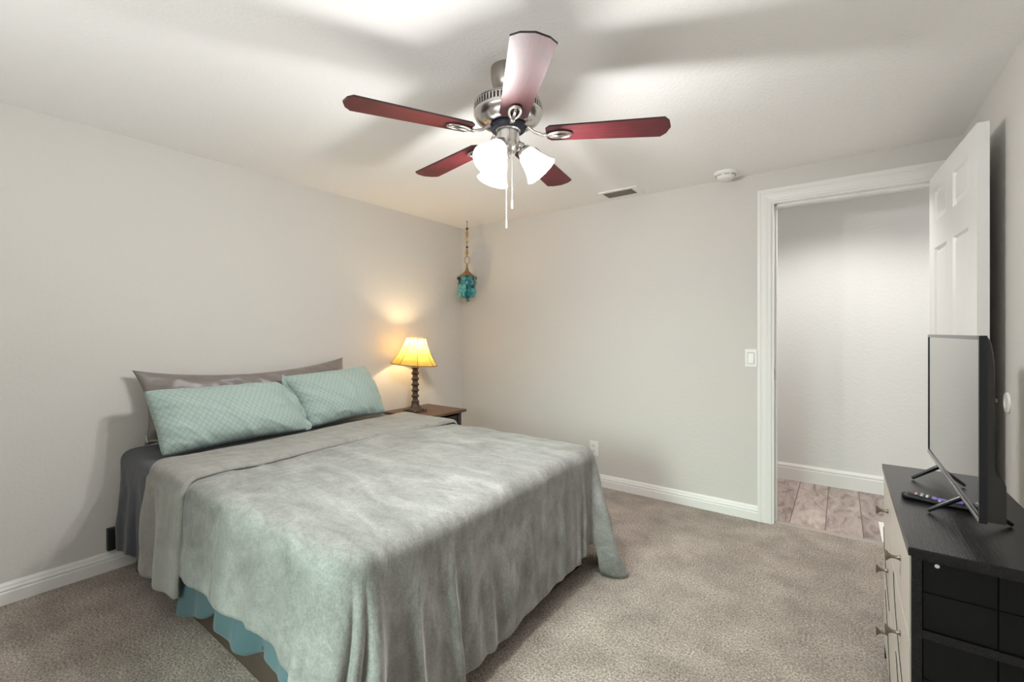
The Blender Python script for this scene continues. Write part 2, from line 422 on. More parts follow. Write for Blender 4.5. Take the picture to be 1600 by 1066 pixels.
# threshold strip
b = B(); extrude_profile(b, [(-0.022, 0), (-0.018, 0.004), (0, 0.006), (0.018, 0.004), (0.022, 0)], (DX0, YB + 0.055, 0), (DX1, YB + 0.055, 0), (0, 1, 0))
struct('trim_3', b, simple('threshold_strip', (0.36, 0.31, 0.28), 0.5, bscale=60, bstr=0.05))

# baseboards
BH = 0.095
prof = [(0, 0), (0.015, 0), (0.015, 0.052), (0.0125, 0.056), (0.0125, 0.061), (0.0145, 0.064), (0.013, 0.070), (0.010, 0.076), (0.0095, 0.082), (0.006, 0.090), (0.004, BH), (0, BH)]
CW = 0.078
b = B(); extrude_profile(b, prof, (XL, YF, 0), (XL, YB, 0), (1, 0, 0)); struct('baseboard_left', b, M['trim'])
b = B(); extrude_profile(b, prof, (XL, YB, 0), (DX0 - CW, YB, 0), (0, -1, 0)); struct('baseboard_back', b, M['trim'])
b = B(); extrude_profile(b, prof, (XR, YF, 0), (XR, YB, 0), (-1, 0, 0)); struct('baseboard_right', b, M['trim'])
ph = [(0, 0), (0.016, 0), (0.016, 0.098), (0.013, 0.103), (0.013, 0.110), (0.015, 0.113), (0.013, 0.121), (0.009, 0.128), (0.005, 0.135), (0, 0.135)]
b = B(); extrude_profile(b, ph, (-1.6, YH, 0), (1.7, YH, 0), (0, -1, 0)); struct('baseboard_hall', b, M['trim'])

# door casing (moulded) on the room side, jambs and stops
cprof = [(0, 0), (0.010, 0.0), (0.013, 0.010), (0.0125, 0.016), (0.016, 0.030), (0.017, 0.046), (0.014, 0.056), (0.018, 0.064), (0.018, CW), (0, CW)]
def casing(bm, x, z0, z1, side):   # vertical leg; profile runs away from the opening
    A = []; C = []
    for o_, a in cprof:
        A.append(bm.verts.new((x + side * a, YB - o_, z0))); C.append(bm.verts.new((x + side * a, YB - o_, z1 + a)))
    n = len(cprof)
    for i in range(n): bm.faces.new((A[i], A[(i + 1) % n], C[(i + 1) % n], C[i]))
    bm.faces.new(A[::-1]); bm.faces.new(C)
b = B()
casing(b, DX0, 0, DZ, -1); casing(b, DX1, 0, DZ, 1)
A = [b.verts.new((DX0 - a, YB - o_, DZ + a)) for o_, a in cprof]; C = [b.verts.new((DX1 + a, YB - o_, DZ + a)) for o_, a in cprof]
n = len(cprof)
for i in range(n): b.faces.new((A[i], A[(i + 1) % n], C[(i + 1) % n], C[i]))
b.faces.new(A[::-1]); b.faces.new(C)
struct('trim_1', b, M['trim'])
JT = 0.012
b = B()
box(b, DX0, DX0 + JT, YB - 0.002, YB + WT + 0.002, 0, DZ); box(b, DX1 - JT, DX1, YB - 0.002, YB + WT + 0.002, 0, DZ)
box(b, DX0 + JT, DX1 - JT, YB - 0.002, YB + WT + 0.002, DZ - JT, DZ)
box(b, DX0 + JT, DX0 + JT + 0.011, YB + 0.045, YB + 0.085, 0, DZ - JT, 0.002); box(b, DX1 - JT - 0.011, DX1 - JT, YB + 0.045, YB + 0.085, 0, DZ - JT, 0.002)
box(b, DX0 + JT, DX1 - JT, YB + 0.045, YB + 0.085, DZ - JT - 0.011, DZ - JT, 0.002)
jamb = struct('trim_2', b, M['trim'])
b = B(); box(b, DX0 + JT - 0.001, DX0 + JT + 0.0015, YB + 0.006, YB + 0.034, 0.915, 0.985, 0.001)
box(b, DX0 + JT - 0.001, DX0 + JT + 0.002, YB + 0.012, YB + 0.026, 0.935, 0.965)
obj('strike_plate', b, M['steel'], jamb, label='brushed steel strike plate')

# the open six panel door
def make_door():
    hinge = V((DX1 - JT - 0.002, YB - 0.012, 0)); wdt, th, z0, z1 = 0.785, 0.035, 0.014, 2.034
    d = (V((0.462, YB - 0.012 - 0.78, 0)) - hinge).normalized(); nrm = V((-d.y, d.x, 0))  # nrm: to the room side face
    if nrm.x > 0: nrm = -nrm
    def P(u, v, z): return hinge + d * u + nrm * v + V((0, 0, z))
    b = B()
    us = [0, 0.11, 0.34, 0.445, 0.675, wdt]; zs = [z0, 0.22, 0.78, 0.93, 1.65, 1.785, 1.945, z1]
    for v, flip in ((th, False), (0.0, True)):
        g = [[b.verts.new(P(u, v, z)) for z in zs] for u in us]; panels = []
        for i in range(5):
            for j in range(7):
                q = (g[i][j], g[i + 1][j], g[i + 1][j + 1], g[i][j + 1])
                f = b.faces.new(q if flip else q[::-1])
                if i in (1, 3) and j in (1, 3, 5): panels.append(f)
        b.normal_update()
        for f in panels:
            want = nrm if not flip else -nrm
            if f.normal.dot(want) < 0: f.normal_flip()
        for f in panels:
            bmesh.ops.inset_individual(b, faces=[f], thickness=0.010, depth=-0.012)
            bmesh.ops.inset_individual(b, faces=[f], thickness=0.010, depth=0.0)
            bmesh.ops.inset_individual(b, faces=[f], thickness=0.022, depth=0.008)
        if not flip: ga = g
        else: gb = g
    ring = [(i, 0) for i in range(6)] + [(5, j) for j in range(1, 8)] + [(i, 7) for i in range(4, -1, -1)] + [(0, j) for j in range(6, 0, -1)]
    for (a, c), (e, f) in zip(ring, ring[1:] + ring[:1]):
        b.faces.new((ga[a][c], ga[e][f], gb[e][f], gb[a][c]))
    door = struct('door_1', b, M['door'], origin=hinge)
    for side in (1, -1):
        base = P(wdt - 0.062, th if side > 0 else 0.0, 0.950)
        b = B(); ax = nrm * side
        if side > 0: pr = [(0.032, 0), (0.030, 0.006), (0.012, 0.010), (0.010, 0.028), (0.022, 0.036), (0.027, 0.048), (0.022, 0.058), (0, 0.062)]
        else: pr = [(0.026, 0), (0.024, 0.003), (0.0095, 0.006), (0.0088, 0.032), (0.0075, 0.036), (0, 0.0365)]
        lathe(b, pr, base, 24, ax)
        obj('door_knob', b, M['brass'], door, smooth=True, label='tan brass knob on the open door')
    b = B()
    for z in (0.25, 1.05, 1.80):
        tube(b, [P(-0.004, -0.004, z - 0.045), P(-0.004, -0.004, z + 0.045)], 0.006, 10)
    obj('door_hinge', b, M['steel'], door, smooth=True)
make_door()
b = B(); lathe(b, [(0.040, 0), (0.040, 0.003), (0.036, 0.007), (0.020, 0.008), (0.018, 0.005), (0, 0.005)], (XR, 2.482, 0.950), 40, (-1, 0, 0))
obj('wall_bumper', b, M['plastic_white'], origin=(XR, 2.482, 0.950), smooth=True, label='round white wall bumper behind the knob of the open door', cat='door bumper')

# ------------------------------------------------------------------ wall and ceiling fittings
def switch():
    cx, cz = -0.472, 1.05
    t = thing('light_switch', (cx, YB, cz), 'white rocker light switch on the wall left of the doorway casing', 'light switch')
    b = B(); box(b, cx - 0.035, cx + 0.035, YB - 0.006, YB + 0.001, cz - 0.058, cz + 0.058, 0.003); obj('cover_plate', b, M['plastic_white'], t)
    b = B(); box(b, cx - 0.019, cx + 0.019, YB - 0.0066, YB - 0.004, cz - 0.0355, cz + 0.0355); obj('rocker_gap_shade', b, M['vent_dark'], t, label='grey plate painting the shadow gap around the rocker')  # shade of the gap is put into a grey plate
    b = B(); prism(b, [(cx - 0.0165, YB - 0.005, cz - 0.033), (cx - 0.0165, YB - 0.013, cz - 0.033), (cx - 0.0165, YB - 0.007, cz + 0.033), (cx - 0.0165, YB - 0.005, cz + 0.033)], (0.033, 0, 0)); obj('rocker', b, M['plastic_white'], t)
switch()
def outlet(name, cx, cz, label):
    t = thing(name, (cx, YB, cz), label, 'outlet')
    b = B(); box(b, cx - 0.035, cx + 0.035, YB - 0.006, YB + 0.001, cz - 0.057, cz + 0.057, 0.003); obj('cover_plate', b, M['plastic_white'], t)
    for s in (1, -1):
        b = B(); z = cz + s * 0.021
        box(b, cx - 0.016, cx + 0.016, YB - 0.0085, YB - 0.005, z - 0.015, z + 0.015, 0.003)
        r = obj('receptacle', b, M['plastic_white'], t)
        b = B()
        box(b, cx - 0.0085, cx - 0.0055, YB - 0.009, YB - 0.008, z - 0.003, z + 0.008); box(b, cx + 0.0055, cx + 0.0085, YB - 0.009, YB - 0.008, z - 0.003, z + 0.008)
        lathe(b, [(0.003, 0), (0.003, 0.001)], (cx, YB - 0.008, z - 0.009), 10, (0, -1, 0))
        obj('socket_slots', b, M['black_slot'], r, label='dark plug slots')
outlet('wall_outlet', -1.592, 0.292, 'white duplex outlet on the back wall just beyond the foot of the bed')
def vent():
    x0, x1, y0, y1 = -1.445, -1.150, 3.035, 3.225; ix0, ix1, iy0, iy1 = -1.418, -1.200, 3.065, 3.185
    t = thing('ceiling_vent', ((x0 + x1) / 2, (y0 + y1) / 2, H), 'white ceiling air vent with grey louvres near the back wall', 'air vent')
    b = B(); z0 = H - 0.007
    box(b, x0, x1, y0, iy0, z0, H + 0.001, 0.002); box(b, x0, x1, iy1, y1, z0, H + 0.001, 0.002); box(b, x0, ix0, iy0, iy1, z0, H + 0.001, 0.002); box(b, ix1, x1, iy0, iy1, z0, H + 0.001, 0.002)
    obj('frame', b, M['plastic_white'], t)
    b = B()
    k = 9
    for i in range(k):
        y = iy0 + 0.004 + (iy1 - iy0 - 0.01) * i / (k - 1)
        prism(b, [(ix0, y, H - 0.001), (ix0, y + 0.0015, H - 0.001), (ix0, y - 0.0065, H - 0.010), (ix0, y - 0.008, H - 0.010)], (ix1 - ix0, 0, 0))
    obj('louvres', b, M['vent_dark'], t, label='grey slanted louvres')
vent()
def smoke():
    c = (-0.598, 3.135, H)
    t = thing('smoke_detector', c, 'round white smoke detector on the ceiling above the doorway', 'smoke detector')
    b = B(); lathe(b, [(0, -0.014), (0.066, -0.014), (0.070, -0.010), (0.070, 0.0005), (0, 0.0005)], c, 48); obj('mounting_ring', b, M['plastic_white'], t, smooth=True)
    b = B(); lathe(b, [(0, -0.046), (0.030, -0.046), (0.044, -0.043), (0.051, -0.036), (0.056, -0.022), (0.060, -0.0135), (0, -0.0135)], c, 48); obj('cover', b, M['plastic_white'], t, smooth=True)
    for i in range(8):
        pts = [V(c) + V((0.0572 * cos(a), 0.0572 * sin(a), -0.023)) for a in [2 * pi * (i + q / 8) / 8 for q in range(7)]]
        b = B(); tube(b, pts, 0.0028, 6); obj('vent_slot', b, M['vent_dark'], t, label='grey vent slot on the rim')
    b = B(); lathe(b, [(0.0055, -0.0475), (0.0055, -0.045)], (c[0] + 0.02, c[1] - 0.018, H), 14); obj('test_button', b, M['grey_button'], t)
smoke()

# ------------------------------------------------------------------ ceiling fan
def fan():
    cx, cy = -1.0487, 1.4013; C0 = V((cx, cy, 0))
    t = thing('ceiling_fan', (cx, cy, H), 'brushed nickel ceiling fan with five cherry red blades and three lit glass shades', 'ceiling fan')
    b = B(); lathe(b, [(0.028, 2.120), (0.030, 2.150), (0.048, 2.162), (0.062, 2.185), (0.067, 2.215), (0.068, H)], C0, 48); obj('canopy', b, M['nickel_dark'], t, smooth=True)
    b = B()
    lathe(b, [(0.062, 2.026), (0.085, 2.028), (0.108, 2.036), (0.124, 2.047), (0.131, 2.058), (0.134, 2.064), (0.134, 2.070), (0.131, 2.073), (0.131, 2.098), (0.134, 2.101), (0.132, 2.107), (0.116, 2.117), (0.080, 2.124), (0.028, 2.126)], C0, 72)
    for i in range(60):
        a = 2 * pi * i / 60; d = V((cos(a), sin(a), 0)); p = C0 + d * 0.1300; q_ = V((-sin(a), cos(a), 0)) * 0.0032
        prism(b, [p - q_ + V((0, 0, 2.0735)), p + q_ + V((0, 0, 2.0735)), p + q_ + V((0, 0, 2.0975)), p - q_ + V((0, 0, 2.0975))], d * 0.0036)
    motor = obj('motor_housing', b, M['nickel'], t, smooth=True, angle=35)
    b = B()
    lathe(b, [(0.1295, 2.075), (0.1316, 2.075), (0.1316, 2.096), (0.1295, 2.096)], C0, 72)
    obj('cooling_vent', b, M['black_slot'], motor, label='row of dark cooling slots')
    for i in range(10):
        a = 2 * pi * (i + .5) / 10; b = B()
        lathe(b, [(0.007, -0.004), (0.006, 0.002), (0, 0.003)], C0 + V((0.094 * cos(a), 0.094 * sin(a), 2.0315)), 10, (cos(a) * .3, sin(a) * .3, -1))
        obj('screw', b, M['nickel'], motor, smooth=True)
    b = B(); lathe(b, [(0.050, 2.004), (0.066, 2.006), (0.070, 2.014), (0.067, 2.024), (0.055, 2.027)], C0, 48); obj('flywheel', b, M['navy_ring'], t, smooth=True, label='dark blue ring under the motor')
    b = B(); lathe(b, [(0, 1.918), (0.018, 1.920), (0.036, 1.928), (0.043, 1.940), (0.043, 1.958), (0.044, 1.968), (0.044, 2.000), (0.050, 2.005), (0.050, 2.010)], C0, 48); obj('switch_housing', b, M['nickel'], t, smooth=True)
    b = B(); lathe(b, [(0, 1.898), (0.009, 1.900), (0.012, 1.910), (0.008, 1.919)], C0, 20); obj('finial', b, M['nickel'], t, smooth=True)
    # blades
    ZB = 1.985
    for k in range(5):
        a = -0.8109 + k * 2 * pi / 5 + radians((0, 0, 2.5, 0, 0)[k])
        droop = radians((0, 1.6, 1.2, 0.3, 0)[k])
        Rm = Matrix.Translation(C0 + V((0, 0, ZB))) @ Matrix.Rotation(a, 4, 'Z'); Rp = Rm @ Matrix.Rotation(droop, 4, 'Y') @ Matrix.Rotation(radians(-5), 4, 'X')
        out = []
        lr = [(0.150, 0.034), (0.166, 0.051), (0.30, 0.055), (0.45, 0.060), (0.578, 0.0645), (0.597, 0.040)]
        tip = [(0.607, 0.0)]
        pts = [(r, -h) for r, h in lr] + tip + [(r, h) for r, h in lr[::-1]]
        b = B(); th = 0.006
        lo = [b.verts.new((r, y, 0)) for r, y in pts]; hi = [b.verts.new((r, y, th)) for r, y in pts]
        b.faces.new(lo[::-1]); b.faces.new(hi)
        for i in range(len(pts)):
            j = (i + 1) % len(pts); b.faces.new((lo[i], lo[j], hi[j], hi[i])).material_index = 1
        me = b
        bl_off = Rp
        # blades keep their own grain direction: mesh in blade space, object transform carries the pose
        mesh = bpy.data.meshes.new('blade'); bmesh.ops.recalc_face_normals(b, faces=b.faces); b.to_mesh(mesh); b.free()
        mesh.materials.append(M['cherry']); mesh.materials.append(M['dark_edge'])
        o = bpy.data.objects.new('blade', mesh); COL.objects.link(o); o.parent = t
        o.matrix_local = Matrix.Translation(-ORG[t]) @ Rp
        # blade iron: arm + oval ring plate with a centre rib
        b = B()
        arm = [(0.066, 0, 0.030), (0.085, 0, 0.024), (0.105, 0, 0.006), (0.135, 0, -0.006), (0.165, 0, -0.006)]
        tube(b, [Rm @ V(p) for p in arm], [0.010, 0.0085, 0.008, 0.0085, 0.009], 12, rz=0.7)
        ov = [(0.200 + 0.043 * cos(q), 0.019 * sin(q) * (1 + 0.15 * cos(q)), -0.0045) for q in [2 * pi * i / 28 for i in range(28)]]
        tube(b, [Rp @ V(p) for p in ov], 0.0065, 8, closed=True)
        tube(b, [Rp @ V(p) for p in ((0.16, 0, -0.0065), (0.20, 0, -0.008), (0.235, 0, -0.0055))], [0.007, 0.006, 0.004], 8)
        obj('blade_iron', b, M['nickel'], t, smooth=True, angle=180)
    # three arms with bell glass shades
    F = V((-sin(YAW), cos(YAW), 0)); R = V((cos(YAW), sin(YAW), 0))
    for th in (-30, 90, 210):
        q = radians(th); d = (-F * cos(q) + R * sin(q)).normalized()
        ax = (d * 0.64 + V((0, 0, -0.77))).normalized()
        p0 = C0 + d * 0.045 + V((0, 0, 1.952)); neck = C0 + d * 0.062 + V((0, 0, 1.928))
        b = B()
        tube(b, [C0 + d * 0.04 + V((0, 0, 1.952)), C0 + d * 0.054 + V((0, 0, 1.948)), neck], [0.013, 0.013, 0.015], 14)
        lathe(b, [(0.014, -0.012), (0.026, -0.004), (0.029, 0.004), (0.029, 0.018), (0.025, 0.020)], neck, 28, ax)
        obj('shade_holder', b, M['nickel'], t, smooth=True)
        b = B()
        pr = [(0.027, 0.010), (0.031, 0.016), (0.036, 0.027), (0.041, 0.047), (0.046, 0.068), (0.053, 0.088), (0.062, 0.104), (0.065, 0.108)]
        lathe(b, pr[:5], neck, 40, ax, cap=False, mi=1); lathe(b, pr[4:], neck, 40, ax, cap=False); bmesh.ops.remove_doubles(b, verts=b.verts, dist=1e-5); solid(b, -0.003)
        sh = obj('light_shade', b, [M['glass_shade'], M['glass_collar']], t, smooth=True, angle=180)
        b = B(); lathe(b, [(0.012, 0.016), (0.013, 0.034), (0.021, 0.050), (0.026, 0.066), (0.023, 0.082), (0.012, 0.092), (0, 0.094)], neck, 24, ax)
        obj('bulb', b, M['bulb'], sh, smooth=True, angle=180)
        point('fan_bulb_light', neck + ax * 0.114, FAN_W, (1.0, 0.985, 0.965), 0.035)
    # pull chains
    for off, z0, zt in ((0.0, 1.918, 1.652), (1, 1.935, 1.722)):
        base = C0 - F * 0.03 - R * 0.006 if off == 0 else C0 - F * 0.045 + R * 0.016
        b = B(); tube(b, [V((base.x, base.y, z0)), V((base.x, base.y, zt))], 0.0010, 8)
        n_ = int((z0 - zt) / 0.012)
        for i in range(n_): lathe(b, [(0, -0.0018), (0.0017, 0), (0, 0.0018)], V((base.x, base.y, zt + 0.012 * i)), 6)
        pc = obj('pull_chain', b, M['chain'], t, smooth=True)
        b = B(); lathe(b, [(0, -0.036), (0.0022, -0.034), (0.003, -0.022), (0.0022, -0.006), (0.0014, 0), (0, 0.001)], V((base.x, base.y, zt)), 14); obj('chain_pull', b, M['chain'], pc, smooth=True)
FAN_W = 26
fan()

# ------------------------------------------------------------------ bed
X0, XF, YN, YFar, ZT = XL + 0.02, -1.032, 0.675, 2.165, 0.60     # wall end, foot, near, far, top of mattress
def bed():
    t = thing('bed', ((X0 + XF) / 2, (YN + YFar) / 2, 0), 'queen bed with its head against the left wall, covered in grey velvet', 'bed')
    b = B(); box(b, X0 + 0.01, XF - 0.02, YN + 0.02, YFar - 0.02, 0.34, ZT - 0.006, 0.04); obj('mattress', b, M['mattress'], t, smooth=True, angle=60)
    b = B(); box(b, X0 + 0.02, XF - 0.02, YN + 0.03, YFar - 0.03, 0.14, 0.335, 0.012); obj('box_base', b, M['bed_brown'], t)
    b = B(); box(b, X0 + 0.27, XF - 0.06, YN + 0.06, YN + 0.10, 0.0, 0.14, 0.004); box(b, X0 + 0.27, XF - 0.06, YFar - 0.10, YFar - 0.06, 0.0, 0.14, 0.004); box(b, XF - 0.10, XF - 0.06, YN + 0.10, YFar - 0.10, 0.0, 0.14, 0.004)
    obj('side_rail', b, M['bed_brown'], t, label='brown rail under the teal skirt')
    for x in (X0 + 0.13, XF - 0.16):
        for y in (YN + 0.03, YFar - 0.07):
            b = B(); box(b, x - 0.025, x + 0.025, y, y + 0.045, 0, 0.14, 0.004); obj('leg', b, M['black_metal'], t)
bed()

def perimeter(xh, infl, rc):
    """open path from the head end on the near side, round the foot, to the head end on the far side.
    returns length and function s -> (point2d, outward normal)"""
    xf, yn, yf = XF + infl, YN - infl, YFar + infl
    L1 = (xf - rc) - xh; La = rc * pi / 2; L2 = (yf - rc) - (yn + rc); tot = 2 * L1 + 2 * La + L2
    def f(s):
        if s < L1: return V((xh + s, yn, 0)), V((0, -1, 0))
        s -= L1
        if s < La: q = -pi / 2 + s / rc; n = V((cos(q), sin(q), 0)); return V((xf - rc, yn + rc, 0)) + n * rc, n
        s -= La
        if s < L2: return V((xf, yn + rc + s, 0)), V((1, 0, 0))
        s -= L2
        if s < La: q = s / rc; n = V((cos(q), sin(q), 0)); return V((xf - rc, yf - rc, 0)) + n * rc, n
        s -= La
        return V((xf - rc - s, yf, 0)), V((0, 1, 0))
    return tot, f, (L1, La, L2)

def gauss(x, m, w_): return exp(-((x - m) / w_) ** 2)

def blanket():
    xh = -2.47; rc = 0.10
    tot, per, (L1, La, L2) = perimeter(xh, 0.008, rc)
    ce = L1 + La / 2; cf = L1 + La + L2 + La / 2      # near and far foot corners
    sN = lambda x: x - xh                              # near side position of world x
    sF = lambda y: L1 + La + (y - (YN - 0.008 + rc))   # foot position of world y
    hem_pts = [(0, 0.25), (sN(-2.30), 0.25), (sN(-2.05), 0.262), (sN(-1.85), 0.262), (sN(-1.65), 0.270), (sN(-1.40), 0.305), (sN(-1.27), 0.285), (sN(-1.17), 0.255),
               (ce - 0.02, 0.10), (ce + 0.10, 0.06), (sF(1.10), 0.085), (sF(1.30), 0.085), (sF(1.50), 0.10), (sF(1.70), 0.118), (sF(1.87), 0.12), (sF(1.94), 0.135), (sF(2.00), 0.150), (sF(2.040), 0.165),
               (sF(2.062), 0.02), (cf - 0.06, 0.004), (cf + 0.03, 0.006), (cf + 0.10, 0.10), (cf + 0.4, 0.24), (tot, 0.26)]
    # vertical folds: (position, half width, depth outward at hem)
    folds = [(sN(-2.15), 0.05, 0.010), (sN(-1.98), 0.07, 0.012), (sN(-1.72), 0.08, 0.012), (sN(-1.48), 0.07, 0.014), (sN(-1.27), 0.045, 0.020), (sN(-1.165), 0.040, 0.036),
             (ce - 0.045, 0.060, 0.060), (ce + 0.030, 0.060, 0.055), (ce + 0.004, 0.009, -0.040), (ce + 0.018, 0.010, 0.016), (ce + 0.034, 0.010, -0.042), (ce + 0.060, 0.018, 0.034), (ce - 0.075, 0.014, -0.014), (ce + 0.115, 0.025, -0.012), (sF(0.900), 0.016, 0.026), (sF(0.92), 0.06, 0.018), (sF(1.062), 0.016, 0.030), (sF(1.14), 0.04, 0.014), (sF(1.235), 0.022, 0.016),
             (sF(1.345), 0.05, 0.012), (sF(1.50), 0.04, 0.006), (sF(1.62), 0.05, 0.009), (sF(1.735), 0.022, 0.012), (sF(1.84), 0.03, 0.008), (sF(1.905), 0.016, 0.016), (sF(1.96), 0.014, 0.018), (sF(2.040), 0.014, -0.012),
             (cf - 0.062, 0.024, 0.165), (cf - 0.005, 0.026, 0.135), (cf + 0.055, 0.03, 0.092), (cf + 0.25, 0.05, 0.02), (cf + 0.5, 0.06, 0.02), (cf + 0.8, 0.07, 0.02)]
    NS, NT, ND = 1150, 30, 44
    re = 0.045
    P = []
    for i in range(NS + 1):
        s = tot * i / NS
        p, n = per(s)
        hz = interp(s, hem_pts) + 0.006 * nz(s * 5, 3.1)
        row = []
        # top: from the bed's centre line out to the edge
        cx = max(min(p.x - 0.0, XF - 0.70), xh); cp = V((xh + (cx - xh) * 1.0, (YN + YFar) / 2, 0))
        if s < L1: cp = V((min(p.x, XF - 0.70), 1.42, 0))
        e = p - n * re
        for j in range(NT):
            u = j / NT; q = cp.lerp(e, u)
            z = ZT + 0.022 + 0.010 * nz(q.x * 2.2, q.y * 2.6, 0.3) + 0.0045 * nz(q.x * 6, q.y * 11, 1.7) + 0.002 * nz(q.x * 22, q.y * 30, 5)
            z -= 0.004 * u ** 6
            row.append(V((q.x, q.y, z)))
        zt = row[-1].z
        # rolled edge then drape
        drop_tot = zt - hz
        for j in range(ND + 1):
            t_ = j / ND; l = t_ * (drop_tot + re * 0.57)
            arc = re * pi / 2
            if l < arc:
                q = l / re; pos = e + n * re * sin(q); z = zt - re * (1 - cos(q)); dd = 0
            else:
                dd = l - arc; pos = e + n * re; z = zt - re - dd
            k = sstep(0.0, 1.0, t_)
            g = 0.0
            for m_, w_, am in folds: g += am * gauss(s, m_ + 0.012 * sin(dd * 9 + m_ * 5), w_ * (0.8 + 0.35 * t_)) * (sstep(0.10, 0.85, t_) if abs(am) < 0.09 else max(0.0, t_ - 0.06) ** 1.1)
            flare = 0.014 * k
            wr = (0.005 * nz(s * 6, z * 4, 2.2) + 0.003 * nz(s * 16, z * 10, 4.4)) * sstep(0.02, 0.3, t_)
            pos = pos + n * (g + flare + wr)
            zz = max(z, 0.006 + 0.004 * (1 + nz(s * 20, 0.5)))
            if z < zz: pos = pos + n * (zz - z) * 0.8
            row.append(V((pos.x, pos.y, zz)))
        P.append(row)
    b = B(); grid(b, P); bmesh.ops.remove_doubles(b, verts=b.verts, dist=0.0004); solid(b, -0.006)
    o = obj('blanket', b, M['blanket'], origin=((xh + XF) / 2, (YN + YFar) / 2, ZT), smooth=True, angle=180, label='grey velvet blanket spread over the bed and hanging down its foot', cat='blanket')
    # turned down head end: a second layer lying on the first, rolled over at the head edge
    b = B(); P = []
    ya, yb_ = YN - 0.008, YFar + 0.008
    path = []
    hemn = 0.165
    dl = (ZT + 0.042 - 0.058) - hemn
    n1, n2, n3 = 34, 70, 24
    for i in range(n1): path.append(('n', dl * (1 - i / n1)))
    for i in range(9): path.append(('a', pi / 2 * i / 8))
    for i in range(1, n2): path.append(('t', i / n2))
    for i in range(9): path.append(('b', pi / 2 * i / 8))
    for i in range(1, n3 + 1): path.append(('f', 0.30 * i / n3))
    re2 = 0.058; zt = ZT + 0.042
    for kind, v in path:
        if kind == 'n': y, z, ny, nzv = ya - 0.022 - 0.016 * (v / dl), zt - re2 - v, -1, 0
        elif kind == 'a': y, z, ny, nzv = ya + re2 - 0.014 - re2 * cos(v), zt - re2 + re2 * sin(v), -cos(v), sin(v)
        elif kind == 't': y, z, ny, nzv = ya + re2 - 0.014 + (yb_ - ya - 2 * re2 + 0.028) * v, zt, 0, 1
        elif kind == 'b': y, z, ny, nzv = yb_ - re2 + 0.014 + re2 * sin(v), zt - re2 + re2 * cos(v), sin(v), cos(v)
        else: y, z, ny, nzv = yb_ + 0.014 + 0.01 * v, zt - re2 - v, 1, 0
        tt = max(0, min(1, (y - ya) / (yb_ - ya)))
        down = (v / dl) if kind == 'n' else 0
        xa = -2.49 - 0.06 * down + 0.05 * gauss(tt, 0.25, 0.2) - 0.035 * sstep(0.5, 1, tt) + 0.006 * sin(tt * 17)
        xb = -2.105 + 0.02 * sin(tt * 9 + 0.5) - 0.035 * gauss(tt, 0.09, 0.06) + 0.045 * sstep(0.7, 1.0, tt) - 0.01 * down
        row = []
        m = 36
        for j in range(-6, m + 5):
            if j < 0:                      # rolled head edge coming up from below
                q = pi * (-j) / 6; r = 0.014; x = xa - r * sin(q); h = -r * (1 - cos(q))
            elif j > m:                    # hem bead tucks down
                q = pi / 2 * (j - m) / 4; r = 0.010; x = xb + r * sin(q); h = -r * (1 - cos(q)) * 1.5
            else:
                x = xa + (xb - xa) * j / m; h = 0
            h += 0.004 * nz(x * 5, y * 5 + z * 5, 7) + 0.0016 * nz(x * 18, y * 20 + z * 9, 2)
            if kind == 'n': h += (0.012 * gauss(x, -2.50 + 0.03 * down, 0.05) - 0.014 * gauss(x, -2.385, 0.03) + 0.018 * gauss(x, -2.26, 0.06)) * sstep(0, 0.6, down)
            row.append(V((x, y + ny * h, z + nzv * h + (0.010 * sin((x + 2.3) * 9) * down if kind == 'n' else 0))))
        P.append(row)
    grid(b, P); solid(b, -0.005)
    obj('turned_down_edge', b, M['cuff'], o, smooth=True, angle=180, label='folded back head end of the blanket showing its underside')
blanket()

def sheet():
    b = B(); P = []
    ya, yb_ = YN - 0.004, YFar + 0.004; re = 0.05; zt = ZT + 0.004
    xa, xb = XL + 0.018, -2.36
    nx = 90
    path = [('n', 1 - i / 30) for i in range(30)] + [('a', pi / 2 * i / 8) for i in range(9)] + [('t', i / 60) for i in range(1, 60)] + [('b', pi / 2 * i / 8) for i in range(9)] + [('f', (i + 1) / 14) for i in range(14)]
    for kind, v in path:
        row = []
        for j in range(nx + 1):
            x = xa + (xb - xa) * j / nx
            hz = interp(x, [(-3.0, 0.125), (-2.83, 0.135), (-2.74, 0.10), (-2.55, 0.115), (-2.2, 0.16)])
            dl = zt - re - hz
            if kind == 'n':
                am = sstep(0.05, 0.8, v); g = (0.020 * sin((x + 3.0) * 17 + 0.4) * am + 0.010 * sin((x + 3) * 41 + v) * am + 0.012 * v + 0.004 * nz(x * 9, v * 3, 1))
                g *= 1 - 0.9 * sstep(-2.60, -2.48, x)
                y, z = ya - max(g, -0.004), zt - re - v * dl
                x2 = x + 0.05 * v * (1 - j / nx)
                # gap where the sheet parts beside the blanket
                row.append(V((max(x2, xa), y, z))); continue
            elif kind == 'a': y, z = ya + re - re * cos(v), zt - re + re * sin(v)
            elif kind == 't':
                y, z = ya + re + (yb_ - ya - 2 * re) * v, zt
                z += (0.004 * nz(x * 6, y * 5, 2) + 0.002 * nz(x * 18, y * 14, 3))
            elif kind == 'b': y, z = yb_ - re + re * sin(v), zt - re + re * cos(v)
            else: y, z = yb_ + 0.01 * v, zt - re - v * 0.35
            row.append(V((x, y, z)))
        P.append(row)
    grid(b, P); solid(b, -0.003)
    obj('bed_sheet', b, M['sheet'], origin=(-2.7, 1.42, ZT), smooth=True, angle=180, label='dark slate sheet over the head of the bed, hanging beside the wall', cat='sheet')
sheet()

